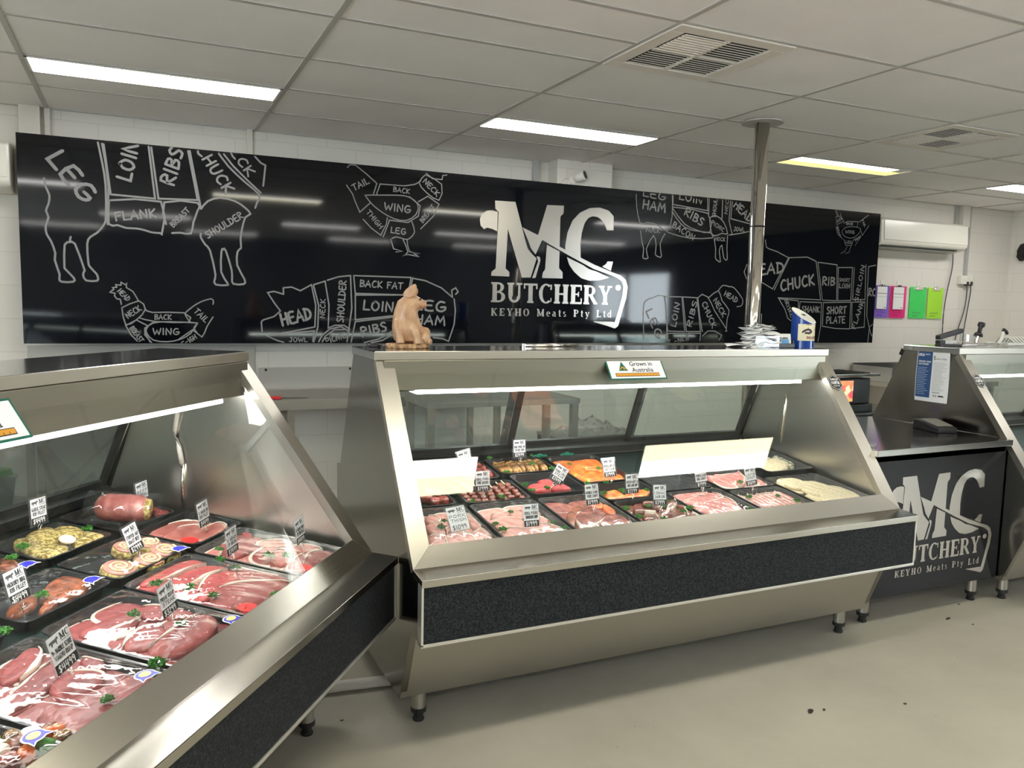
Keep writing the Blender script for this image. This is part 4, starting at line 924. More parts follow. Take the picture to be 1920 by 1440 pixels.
MB().lathe([(.028, -.02), (.042, -.02), (.042, .02), (.028, .02)], (.045, 0, .046), 20).build('tape_roll', M_CLEARPLASTIC, tg)
MB().tube([(.135, 0, .018), (.15, 0, .055)], .010, 10).build('spindle', M_CHROME, tg)
MB().lathe([(.0, 0), (.026, .003), (.022, .018), (.012, .026), (.011, .055), (.020, .066), (.020, .085), (.0, .092)], n=18).build('knob', M_BLACKPL, tg, smooth=True, loc=(.15, 0, .055), rot=(0, math.radians(22), 0))
wr = thing('wire_rack', 'white wire rack with black hook on the right display case, near frame edge', 'rack', (4.66, 3.12, SZ), (0, 0, .05))
r_ = MB(); r_.box(0, .42, -.07, -.055, .005, .02); r_.box(0, .42, .055, .07, .005, .02)
r_.build('rails', M_WHITE, wr, bevel=.002)
for k in range(10): MB().tube([(.09 + .033 * k, -.062, .016), (.075 + .033 * k, -.03, .05), (.075 + .033 * k, .03, .05), (.09 + .033 * k, .062, .016)], .005, 6).build('wire', M_WHITE, wr, smooth=True)
MB().tube([(.02, 0, .01), (.05, 0, .05), (.06, 0, .09)], .008, 8).build('prop', M_WHITE, wr)
MB().tube([(.055, 0, .085), (.062, 0, .098), (.085, 0, .088), (.10, 0, .072)], .009, 8).build('hook', M_BLACKPL, wr)
# leaflet on its end panel
lf = thing('leaflet', 'blue and white printed leaflet stuck on the end of the right display case', 'leaflet', (RX - .0015, RY + .525, 1.0))
MB().grid(lambda u, v: (-.003 * math.sin(u * 3 + v * 4) - .002, (1 - u) * .205, v * .285), 6, 8).build('sheet', M_PAPER, lf)
M_BLUEPR = plain('blue_print', (.022, .075, .21), .6); M_PALEINK = plain('pale_ink', (.32, .32, .34), .7); M_PALEBLUE = plain('pale_blue_ink', (.45, .55, .72), .7)
def lfp(p, k=0.0): u = 1 - p[0] / .205; v = p[1] / .285; return (-.003 * math.sin(u * 3 + v * 4) - .0032 - k, .205 - p[0] if False else (1 - u) * .205, v * .285)
# x runs from the photo's left (y larger) to right
def lf3(p, k=0.0):
    yy = .205 - p[0]; u = 1 - yy / .205; v = p[1] / .285
    return (-.003 * math.sin(u * 3 + v * 4) - .0030 - k, yy, p[1])
q = MB()
q.grid(lambda u, v: lf3((.004 + u * .092, .022 + v * .258)), 4, 8); q.build('blue_column', M_BLUEPR, lf)
def lines_block(mb, x0, x1, z0, z1, n, w, k):
    for i in range(n):
        z = z1 - (z1 - z0) * i / max(1, n - 1)
        ribbon(mb, [(x0, z), (x0 + (x1 - x0) * rnd.uniform(.6, 1), z)], w, lambda p: lf3(p, k), round_=False)
def words(mb, s, x0, x1, zc, h, mp, wd=None):
    st_, tw = hand(s); kx = (x1 - x0) / tw
    for pl_ in st_: ribbon(mb, [(x0 + a * kx, zc + (b_ - .5) * h) for a, b_ in pl_], wd or h * .2, mp)
q = MB(); words(q, 'LOCAL', .010, .045, .262, .013, lambda p: lf3(p, .0006), .0028); words(q, 'MEATS', .048, .080, .265, .007, lambda p: lf3(p, .0006), .0014)
words(q, 'SUPPLIERS CHOICE', .012, .088, .224, .008, lambda p: lf3(p, .0006), .0016); words(q, 'LIMIT PACKAGES', .014, .075, .210, .008, lambda p: lf3(p, .0006), .0016)
q.build('white_heading', M_PAPER, lf)
q = MB(); lines_block(q, .010, .088, .04, .19, 16, .0022, .0006); q.build('white_text', M_PALEBLUE, lf)
q = MB(); words(q, '5', .104, .114, .247, .020, lf3, .0035); words(q, 'EASY STEPS', .120, .185, .243, .007, lf3, .0014); q.build('black_heading', M_INK, lf)
q = MB(); lines_block(q, .104, .190, .065, .222, 22, .0016, 0); q.build('body_text', M_PALEINK, lf)
q = MB(); words(q, 'DSA', .118, .140, .036, .010, lf3, .002); lines_block(q, .148, .19, .034, .038, 2, .004, 0); lines_block(q, .11, .17, .052, .056, 2, .0016, 0); q.build('footer_marks', M_INK, lf)
# hexagonal black stickers on the front posts of two cases
def hex_sticker(case, xl, s, lab):
    t = thing('hexagon_sticker', lab, 'sticker', case.matrix_basis @ Vector((xl, *rake(s, -.0012))), group='hexagonal stickers on case posts')
    uy, uz = FY / FL, FZ / FL
    mp = lambda p, k=0.0: (p[0], p[1] * uy - k * uz, p[1] * uz + k * uy)
    mb = MB(); hx = [(.045 * math.sin(a * math.pi / 3), .045 * math.cos(a * math.pi / 3)) for a in range(6)]
    mb.add([mp(p) for p in hx] + [mp(p, .0008) for p in hx], [(5, 4, 3, 2, 1, 0), (6, 7, 8, 9, 10, 11)] + [(i, (i + 1) % 6, 6 + (i + 1) % 6, 6 + i) for i in range(6)])
    mb.build('backing', M_BLACKPL, t)
    mb = MB(); words(mb, 'MAFIA', -.026, .026, .0, .016, lambda p: mp(p, .0013), .0036); words(mb, 'BARBECUE', -.025, .025, .018, .008, lambda p: mp(p, .0013), .0018); words(mb, 'SMOKE CLUB', -.02, .02, -.018, .006, lambda p: mp(p, .0013), .001)
    rr = [(p[0] * .9, p[1] * .9) for p in hx] + [(hx[0][0] * .9, hx[0][1] * .9)]
    for a, c in zip(rr, rr[1:]): ribbon(mb, [a, c], .002, lambda p: mp(p, .0013), round_=False)
    mb.build('lettering', M_CHALKWHITE, t)
hex_sticker(case_mid, CL - .028, .655, 'black hexagonal sticker on the right post of the middle display case')
hex_sticker(case_right, .034, .64, 'black hexagonal sticker on the post of the right display case')
# green-edged "Grown in Australia" signs on the front glass
M_GREENPR = plain('dark_green_print', (.005, .13, .085), .4); M_GOLD = plain('gold_print', (.72, .33, .03), .4)
def font_text(name, s, size, mat, parent, mp, xc, zc):
    cu = bpy.data.curves.new(name, 'FONT'); cu.body = s; cu.size = size; cu.align_x = 'CENTER'; cu.offset = size * .012; cu.resolution_u = 3
    tmp = bpy.data.objects.new(name, cu); COL.objects.link(tmp)
    dg = bpy.context.evaluated_depsgraph_get(); me = bpy.data.meshes.new_from_object(tmp.evaluated_get(dg))
    bpy.data.objects.remove(tmp)
    for v in me.vertices: v.co = mp((v.co.x + xc, v.co.y + zc))
    me.materials.clear(); me.materials.append(mat)
    o = bpy.data.objects.new(name, me); COL.objects.link(o); o.parent = parent
    return o
def origin_sign(case, xl, lab, s0):
    W, H = .285, .105
    rotz = case.rotation_euler.z
    t = thing('origin_sign', lab, 'sign', case.matrix_basis @ Vector((xl, *rake(s0, -.006))), (0, 0, rotz), 'green edged origin signs')
    uy, uz = FY / FL, FZ / FL
    def mp(p, k=0.0): return (p[0], p[1] * uy - k * uz, p[1] * uz + k * uy)
    def slab_(x0, x1, z0, z1, k0, k1, name, mat):
        v = [mp((x, z), k) for k in (k0, k1) for x, z in ((x0, z0), (x1, z0), (x1, z1), (x0, z1))]
        return MB().add(v, [(3, 2, 1, 0), (4, 5, 6, 7), (0, 1, 5, 4), (1, 2, 6, 5), (2, 3, 7, 6), (3, 0, 4, 7)]).build(name, mat, t)
    slab_(0, W, 0, H, 0, .003, 'green_border', M_GREENPR); slab_(.006, W - .006, .006, H - .006, .0025, .0036, 'white_face', M_CARD)
    k = .0042
    MB().add([mp(p, k) for p in ((.052, .042), (.098, .042), (.075, .088))], [(0, 1, 2)]).build('green_triangle', M_GREENPR, t)
    mb = MB(); ribbon(mb, [(.060, .048), (.068, .058), (.078, .060), (.088, .050)], .004, lambda p: mp(p, k + .0006)); ribbon(mb, [(.075, .060), (.080, .046)], .003, lambda p: mp(p, k + .0006)); mb.build('gold_mark', M_GOLD, t)
    font_text('wording', 'Grown in\nAustralia', .030, M_INK, t, lambda p: mp(p, k), .172, .066)
    slab_(.030, W - .035, .014, .031, .0036, .0046, 'bar_outline', M_INK)
    slab_(.032, W - .037, .016, .029, .0046, .0050, 'gold_bar', M_GOLD)
    mb = MB()
    for i in range(13): ribbon(mb, [(.045 + i * .0155, .016), (.045 + i * .0155, .022)], .0016, lambda p: mp(p, .0056), round_=False)
    mb.build('tick_marks', M_INK, t)
origin_sign(case_mid, .985, 'green edged sign with gold bar at the top of the middle case glass', FL - .115)
origin_sign(case_left, LL - 1.325, 'green edged sign on the left case glass, cut by the frame edge', FL - .132)

# ------------------------------------------------------------ on top of the middle case
M_PIG = two_tone('pink_painted_clay', (.40, .215, .11), (.55, .345, .20), 22, .35, .65, .42, coat=.15)
M_PIGBASE = two_tone('rope_edged_clay', (.28, .14, .06), (.60, .38, .20), 60, .4, .6, .6)
pg = thing('pig_figurine', 'pink clay figurine of a sitting pig on top of the middle display case', 'figurine', (.985, 3.11, SZ))
# the lying disc it sits on
bs = MB(); bs.lathe([(.0, 0), (.086, 0), (.090, .004), (.088, .009), (.091, .013), (.088, .018), (.0, .020)], n=36, sy=.75); bs.build('base', M_PIGBASE, pg, smooth=True)
def ring_body(secs, n=20):
    """continuous skin through elliptical sections: (centre, axis_u, axis_v)"""
    mb = MB(); vs = []
    for c, a, b_ in secs:
        c, a, b_ = Vector(c), Vector(a), Vector(b_)
        for j in range(n):
            w = 2 * math.pi * j / n; vs.append(c + a * math.cos(w) + b_ * math.sin(w))
    k = len(secs)
    fs = [(i * n + j, i * n + (j + 1) % n, (i + 1) * n + (j + 1) % n, (i + 1) * n + j) for i in range(k - 1) for j in range(n)]
    fs += [tuple(range(n))[::-1], tuple(range((k - 1) * n, k * n))]
    return mb.add(vs, fs)
# metaballs would split the surface; a remeshed union keeps it one skin
parts_ = []
def sec(c, ru, rv, tilt): # tilt: direction the body axis leans, in the xz plane
    ca, sa = math.cos(tilt), math.sin(tilt)
    return (c, (ru * ca, 0, -ru * sa), (0, rv, 0))
body = ring_body([sec((.010, .006, .022), .030, .030, 0), sec((.008, .005, .030), .062, .052, 0), sec((.004, .002, .060), .066, .056, -.05), sec((-.006, -.002, .090), .060, .053, -.1), sec((-.012, -.006, .120), .053, .049, -.1), sec((-.012, -.010, .146), .048, .045, .1), sec((-.006, -.013, .167), .046, .043, .5), sec((.010, -.015, .180), .041, .041, .9), sec((.030, -.018, .183), .033, .034, 1.35), sec((.044, -.020, .180), .023, .025, 1.5), sec((.055, -.022, .178), .018, .020, 1.5), sec((.063, -.023, .177), .0175, .020, 1.5), sec((.066, -.023, .177), .013, .015, 1.5)])
body.tube([(-.046, -.022, .11), (-.050, -.036, .075), (-.048, -.043, .045), (-.045, -.047, .020)], [.022, .021, .017, .018], 12)
body.tube([(.004, -.040, .09), (.014, -.054, .065), (.020, -.059, .04), (.022, -.062, .018)], [.020, .020, .016, .017], 12)
body.tube([(.045, .0, .060), (.056, -.018, .055), (.054, -.036, .040), (.042, -.052, .028)], [.030, .036, .028, .015], 12)
body.tube([(.048, -.01, .034), (.072, -.036, .028), (.084, -.047, .025)], [.017, .016, .012], 10)
body.tube([(.022, -.040, .026), (.040, -.058, .026)], [.015, .013], 10)
bo = body.build('body', M_PIG, pg, smooth=True)
rm = bo.modifiers.new('skin', 'REMESH'); rm.mode = 'VOXEL'; rm.voxel_size = .0026; rm.use_smooth_shade = True
smm = bo.modifiers.new('soften', 'SMOOTH'); smm.iterations = 5; smm.factor = .5
def ear(c, tip, wv, name='ear'):
    c, tip, wv = Vector(c), Vector(tip), Vector(wv); ax = tip - c; nn = ax.cross(wv).normalized() * .0045
    P_ = [c + wv * .8, c - wv * .8, c + ax * .35 + wv * 1.15, c + ax * .35 - wv * 1.15, c + ax * .75 + wv * .75, c + ax * .75 - wv * .75, tip + wv * .15, tip - wv * .15]
    F_ = [(0, 1, 3, 2), (2, 3, 5, 4), (4, 5, 7, 6)]
    k = len(P_); fs = F_ + [tuple(i + k for i in f[::-1]) for f in F_] + [(0, 2, 2 + k, k), (2, 4, 4 + k, 2 + k), (4, 6, 6 + k, 4 + k), (3, 1, 1 + k, 3 + k), (5, 3, 3 + k, 5 + k), (7, 5, 5 + k, 7 + k), (6, 7, 7 + k, 6 + k), (1, 0, k, 1 + k)]
    MB().add([p + nn for p in P_] + [p - nn for p in P_], fs).build(name, M_PIG, pg, smooth=True, sub=2)
ear((-.020, -.040, .200), (.012, -.052, .258), (.022, -.010, -.004)); ear((.026, .012, .208), (.040, .012, .242), (.012, -.004, .0))
for ex in ((.034, -.0505, .197),): MB().lathe([(0, -.0045), (.0035, -.0035), (.0048, 0), (.0035, .0035), (0, .0045)], ex, 10).build('eye', M_INK, pg, smooth=True)
MB().tube([(.064, -.040, .166), (.054, -.044, .162), (.042, -.049, .164), (.034, -.052, .170)], .0018, 6).build('mouth', plain('dark_pink_line', (.34, .10, .06), .5), pg)
pk = thing('round_gadget', 'flat black gadget lying beside the pig figurine on the middle case', 'gadget', (.872, 3.20, SZ))
MB().lathe([(0, 0), (.03, 0), (.032, .006), (.028, .012), (0, .013)], n=20).build('shell', M_BLACKPL, pk, smooth=True)
tr_ = thing('steel_rod', 'thin steel rod lying on top of the middle case near the pig', 'rod', (1.53, 3.16, SZ))
MB().tube([(0, 0, .007), (.27, .0, .007)], .006, 10).build('shaft', M_CHROME, tr_, smooth=True)
MB().lathe([(.0, 0), (.009, .001), (.009, .013), (0, .014)], (0.0, 0, 0), 12).build('cap', M_CHROME, tr_)

# receipt spike and loose receipts
spk = thing('receipt_spike', 'thin steel spike standing through the pile of receipts on middle case', 'spike', (2.83, 3.14, SZ))
MB().lathe([(0, 0), (.05, 0), (.05, .004), (0, .006)], n=20).build('base', M_CHROME, spk); MB().tube([(.02, 0, .003), (.02, 0, .165)], .0022, 8).build('spike', M_CHROME, spk)
abx = thing('acrylic_box', 'small clear acrylic box under the pile of paper receipts', 'box', (2.715, 3.02, SZ + .002))
a_ = MB(); a_.box(0, .15, 0, .004, 0, .055).box(0, .15, .10, .104, 0, .055).box(0, .004, .004, .10, 0, .055).box(.146, .15, .004, .10, 0, .055).box(.004, .146, .004, .10, 0, .004)
a_.build('walls', M_CLEARPLASTIC, abx)
rr_ = random.Random(11)
POS = ['lowest', 'second lowest', 'third lowest', 'fourth lowest']
NREC = 30
for i in range(NREC):
    f_ = i / (NREC - 1)
    if i < 3: cx_, cy_2, z_ = 2.685 + .01 * i, 3.06, SZ + .003 + .006 * i
    else: cx_, cy_2, z_ = 2.80 + rr_.uniform(-.035, .035) * (1.2 - f_), 3.08 + rr_.uniform(-.03, .03), SZ + .016 + f_ * .098
    w_, l_ = rr_.uniform(.06, .085), rr_.uniform(.16, .24) * (1 - .45 * f_)
    cur = rr_.uniform(-.05, .06); tw_ = rr_.uniform(-.5, .5)
    mb = MB()
    def fn(u, v, cur=cur, l_=l_, w_=w_): return ((u - .5) * l_, (v - .5) * w_, cur * (u - .5) * abs(u - .5) * 1.4 + .004 * math.sin(u * 7 + v * 2) - .22 * abs(u - .5) * .12)
    mb.grid(fn, 8, 2)
    o = mb.build('paper_receipt', M_PAPER, smooth=True, loc=(cx_, cy_2, z_), rot=(rr_.uniform(-.16, .16), rr_.uniform(-.15, .15), tw_))
    so = o.modifiers.new('thick', 'SOLIDIFY'); so.thickness = .0008
    if i == 0: lab = 'crumpled white receipt lowest in the pile beside the steel pole'
    elif i == NREC - 1: lab = 'white receipt topmost in the pile on the spike beside the steel pole'
    else: lab = 'white paper receipt in the middle of the loose pile on the spike'
    tag(o, lab, 'receipt', 'receipts on the spike')
# business card stand
bc = thing('card_holder', 'black business card holder between the receipts and the blue donation tin', 'card holder', (2.862, 3.03, SZ))
MB().prism([(0, 0), (.0, .020), (.008, .020), (.012, .008), (.045, .008), (.045, .040), (.052, .040), (.052, 0)], 0, .115).build('stand', M_BLACKPL, bc, bevel=.002)
MB().box(-.0, .006, .008, .05, .0, .034).build('side_wing', M_BLACKPL, bc); MB().box(.109, .115, .008, .05, .0, .034).build('side_wing', M_BLACKPL, bc)
cd = thing('business_cards', 'stack of white business cards with blue print in the black holder', 'business cards', (2.868, 3.046, SZ + .012))
MB().prism([(0, 0), (.010, .055), (.024, .055), (.014, 0)], 0, .10).build('cards', M_PAPER, cd)
def cdp(p, k=.0008): return (p[0], p[1] * .18 - k, p[1])
q = MB(); q.add([cdp(p) for p in ((.035, .006), (.085, .006), (.085, .028), (.035, .028))], [(0, 1, 2, 3)]); q.build('blue_block', plain('sky_blue_print', (.10, .34, .66), .5), cd)
q = MB(); words(q, 'HANDYMAN', .034, .080, .034, .007, cdp, .002); ribbon(q, [(.027, .006), (.027, .030)], .006, cdp); ribbon(q, [(.024, .036), (.031, .036)], .006, cdp); q.build('black_print', M_INK, cd)
# donation tin
M_BLUETIN = plain('glossy_blue_plastic', (.010, .055, .30), .22, coat=.3)
dt = thing('donation_tin', 'blue donation tin with slanted white lid and helicopter picture', 'donation tin', (3.068, 3.075, SZ), (0, 0, math.radians(-70)))
n = 32; R_ = .058; vs = []; top = lambda x: .195 - (x + R_) / (2 * R_) * .075
for j in range(n):
    a = 2 * math.pi * j / n; vs.append((R_ * math.cos(a), R_ * math.sin(a), 0))
for j in range(n):
    a = 2 * math.pi * j / n; vs.append((R_ * math.cos(a), R_ * math.sin(a), top(R_ * math.cos(a))))
MB().add(vs, [(j, (j + 1) % n, n + (j + 1) % n, n + j) for j in range(n)] + [tuple(range(n))[::-1], tuple(range(n, 2 * n))]).build('tin_body', M_BLUETIN, dt)
vs = []
for dz in (.0, .006):
    for j in range(n):
        a = 2 * math.pi * j / n; x = .0595 * math.cos(a); vs.append((x, .0595 * math.sin(a), top(max(-R_, min(R_, x))) + dz))
MB().add(vs, [(j, (j + 1) % n, n + (j + 1) % n, n + j) for j in range(n)] + [tuple(range(n))[::-1], tuple(range(n, 2 * n))]).build('slanted_lid', M_WHITE, dt, bevel=.0015)
MB().obox((.0, 0, top(0) + .0066), (.012, 0, -.0077), (0, .034, 0), (0, 0, .001)).build('coin_slot', M_INK, dt)
def tinp(p, k=.0008): # p: angle in metres along the skin, height
    a = -math.radians(88) + (p[0] + .038) / R_; return ((R_ + k) * math.cos(a), (R_ + k) * math.sin(a), p[1])
q = MB(); q.grid(lambda u, v: tinp((-.038 + u * .105, .034 + v * .084)), 16, 2); q.build('cream_label', plain('cream_label_print', (.80, .74, .52), .5), dt)
q = MB()
ribbon(q, smooth2([(-.014, .078), (.0, .088), (.018, .090), (.030, .080), (.018, .073), (.0, .074)], 3), .010, lambda p: tinp(p, .0014)); ribbon(q, [(.02, .082), (.056, .090)], .005, lambda p: tinp(p, .0014)); ribbon(q, [(.054, .085), (.058, .100)], .003, lambda p: tinp(p, .0014))
ribbon(q, [(-.034, .102), (.05, .100)], .0015, lambda p: tinp(p, .0014)); ribbon(q, [(.010, .09), (.010, .101)], .003, lambda p: tinp(p, .0014)); ribbon(q, [(-.004, .068), (.02, .067)], .002, lambda p: tinp(p, .0014))
q.build('helicopter_picture', plain('dark_violet_print', (.05, .025, .055), .5), dt)
q = MB(); words(q, 'DONATE', .006, .062, .050, .012, lambda p: tinp(p, .0014), .003); words(q, 'HELP', .0, .03, .115, .006, lambda p: tinp(p, .0014), .0015); q.build('red_wording', plain('dark_red_print', (.20, .02, .025), .5), dt)
# ------------------------------------------------------------ meat, trays, price tags
PITCH = math.atan(DSL)
def case_frame(case):
    return Matrix.Translation(case.location) @ Matrix.Rotation(case.rotation_euler.z, 4, 'Z')
FR = {'mid': case_frame(case_mid), 'left': case_frame(case_left) @ Matrix.Translation((LL, 0, 0)), 'right': case_frame(case_right)}
def deck_frame(cs, x, y, h=0.0, rz=0.0):
    return FR[cs] @ Matrix.Translation((x, y, deck_z(y))) @ Matrix.Rotation(PITCH, 4, 'X') @ Matrix.Translation((0, 0, h)) @ Matrix.Rotation(rz, 4, 'Z')
def deck_hit(cs, u, v, h):
    """case coordinates (along, inward) where the sight line meets the plane h above the deck"""
    F = FR[cs]; o = F @ Vector((0, 0, DZ0 + h)); n = F.to_3x3() @ Vector((0, -DSL, 1))
    d = ray(u, v); p = CAM + d * ((o - CAM).dot(n) / d.dot(n)); q = F.inverted() @ p
    return q.x, q.y
M_BEEF = two_tone('fresh_beef', (.21, .021, .021), (.36, .062, .058), 18, .30, .64, .5, coat=.08, bump=.25, detail=8, c2=(.60, .29, .25), stretch=(1, 1.8, 1), dist=1.2)
M_BEEFD = two_tone('marbled_dark_beef', (.18, .026, .026), (.32, .068, .066), 24, .32, .60, .5, coat=.08, bump=.25, detail=8, c2=(.54, .27, .25), dist=1.5)
M_BEEFB = two_tone('bright_red_beef', (.38, .022, .026), (.54, .085, .08), 24, .35, .66, .48, coat=.08, bump=.2, detail=8, c2=(.76, .42, .37))
M_RIBS = two_tone('brownish_pink_slice', (.30, .065, .055), (.46, .155, .13), 22, .32, .62, .45, coat=.1, bump=.2, detail=8, c2=(.66, .42, .36))
M_PORK = two_tone('pale_pork', (.56, .20, .155), (.74, .38, .31), 18, .30, .66, .48, coat=.1, bump=.2, detail=8, c2=(.86, .66, .58), dist=1.0)
M_LAMB = two_tone('pink_lamb', (.46, .11, .095), (.66, .26, .22), 24, .34, .60, .48, coat=.1, bump=.2, detail=8, c2=(.86, .66, .60), dist=1.4)
M_ORANGE = two_tone('orange_marinade', (.62, .085, .010), (.85, .25, .03), 34, .36, .64, .36, coat=.3, bump=.3, c2=(.92, .50, .12), dist=.8)
M_SESAME = two_tone('dark_seeded_marinade', (.09, .022, .014), (.26, .07, .04), 70, .36, .66, .30, coat=.5, c2=(.72, .50, .34), detail=6)
M_SMOKY = two_tone('smoky_rubbed_pork', (.17, .032, .024), (.45, .135, .09), 40, .34, .64, .34, coat=.4, c2=(.66, .34, .26), detail=6)
M_HICK = two_tone('rust_bbq_marinade', (.16, .035, .014), (.46, .13, .05), 40, .38, .62, .4, coat=.25, detail=8, bump=.4)
M_SOY = two_tone('soy_glazed_pork', (.10, .035, .012), (.52, .27, .08), 12, .36, .58, .26, coat=.6, c2=(.70, .46, .20), stretch=(1, 3, 3))
M_DARKRED = two_tone('dark_red_marinade', (.14, .02, .015), (.40, .07, .045), 34, .34, .62, .28, coat=.6, c2=(.6, .25, .18))
M_CRUMBY = two_tone('yellow_garlic_crumb', (.24, .15, .02), (.70, .56, .20), 95, .42, .58, .8, bump=1.0, detail=6)
M_CRUMBP = two_tone('pale_bread_crumb', (.62, .48, .26), (.82, .72, .48), 90, .35, .62, .8, bump=.7, detail=6)
M_HERB = two_tone('herb_crumb', (.10, .10, .05), (.72, .66, .46), 70, .42, .58, .8, bump=.7, detail=6)
M_FAT = two_tone('cream_fat', (.80, .66, .54), (.90, .82, .72), 18, .3, .7, .36, coat=.3)
M_PARS = two_tone('curly_parsley', (.02, .12, .012), (.09, .34, .05), 160, .3, .7, .55)
M_STICK = plain('bamboo_stick', (.76, .60, .34), .6)
M_REDST = plain('bright_red_sticker', (.92, .02, .02), .45)
M_BLUEST = plain('royal_blue_sticker', (.03, .03, .55), .4)
M_GOLDST = plain('gold_sticker', (.80, .62, .22), .4)

BOOK = {}     # (tray phrase, noun) -> [(object, x, y)], labelled at the end
def book(o, tray, noun, cat, x, y): BOOK.setdefault((tray, noun, cat), []).append((o, x, y))
def rloop(w, d, r, z, n=5):
    P = []
    for cx, cy_, a0 in ((w / 2 - r, d / 2 - r, 0), (-w / 2 + r, d / 2 - r, 90), (-w / 2 + r, -d / 2 + r, 180), (w / 2 - r, -d / 2 + r, 270)):
        for k in range(n):
            a = math.radians(a0 + 90 * k / (n - 1)); P.append((cx + r * math.cos(a), cy_ + r * math.sin(a), z))
    return P
TRAYS = {}
def tray(key, cs, x0, x1, y0, y1, lab, film=0.0, h=.034, rz=0.0, short=None, dz=0.0):
    w, d = x1 - x0, (y1 - y0); xc, yc = (x0 + x1) / 2, (y0 + y1) / 2
    t = thing('meat_tray', lab, 'tray', group='black meat trays')
    t.matrix_world = deck_frame(cs, xc, yc, .002 + dz, rz)
    loops = [rloop(w - .03, d - .03, .022, 0), rloop(w - .012, d - .012, .028, h - .003), rloop(w, d, .03, h - .003), rloop(w, d, .03, h), rloop(w - .016, d - .016, .026, h), rloop(w - .034, d - .034, .02, .003)]
    vs = [p for l in loops for p in l]; n = len(loops[0])
    fs = [(i * n + j, i * n + (j + 1) % n, (i + 1) * n + (j + 1) % n, (i + 1) * n + j) for i in range(len(loops) - 1) for j in range(n)]
    fs += [tuple(range(n))[::-1], tuple(range(5 * n, 6 * n))]
    MB().add(vs, fs).build('tray_body', M_TRAY, t, bevel=0)
    if film:
        rr = random.Random(hash(key) % 1000 if isinstance(key, int) else sum(map(ord, key)))
        a, b_, c_ = rr.uniform(0, 6), rr.uniform(0, 6), rr.uniform(8, 14)
        def fz(u, v):
            e = min(1.0, 5 * min(u, 1 - u, v, 1 - v)); e = e * e * (3 - 2 * e)
            return h + .001 + film * e * (.75 + .25 * math.sin(u * 5 + a) * math.sin(v * 4 + b_)) + .0022 * e * math.sin((u * 1.3 + v) * c_ * 2.3 + 2 * math.sin(v * 9 + a)) + .0016 * math.sin(u * 40 + 9 * v) * (1 - e)
        MB().grid(lambda u, v: ((u - .5) * (w - .006), (v - .5) * (d - .006), fz(u, v)), 26, 30).build('cling_film', M_FILM, t, smooth=True)
    TRAYS[key] = (cs, xc, yc, w, d, short)
    return t
def lump_mesh(pts, th, rr, rough=.0):
    """domed slab from an outline (2D list, star shaped about its centre)"""
    n = len(pts); mb = MB(); vs = []
    for sc_, z in ((.90, 0), (1.0, th * .30), (.985, th * .70), (.90, th * .95), (.62, th * 1.08), (.30, th * 1.05)):
        for k, (x, y) in enumerate(pts): vs.append((x * sc_ + rr.uniform(-1, 1) * rough, y * sc_ + rr.uniform(-1, 1) * rough, z + (rr.uniform(-.06, .06) * th + rr.uniform(-1, 1) * rough if z else 0)))
    vs.append((0, 0, th * 1.08))
    fs = [tuple(range(n))[::-1]] + [(i * n + j, i * n + (j + 1) % n, (i + 1) * n + (j + 1) % n, (i + 1) * n + j) for i in range(5) for j in range(n)]
    fs += [(5 * n + j, 5 * n + (j + 1) % n, 6 * n) for j in range(n)]
    return mb.add(vs, fs)
def resample(pts, n):
    P = [Vector(p) for p in pts]; P.append(P[0]); L = [0]
    for a, b_ in zip(P, P[1:]): L.append(L[-1] + (b_ - a).length)
    out = []; k = 0
    for i in range(n):
        s = L[-1] * i / n
        while L[k + 1] < s: k += 1
        q = (s - L[k]) / max(1e-9, L[k + 1] - L[k]); out.append(P[k].lerp(P[k + 1], q))
    for _ in range(2): out = [(out[i - 1] + out[i] * 2 + out[(i + 1) % n]) / 4 for i in range(n)]
    return out
MEATRND = random.Random(21)
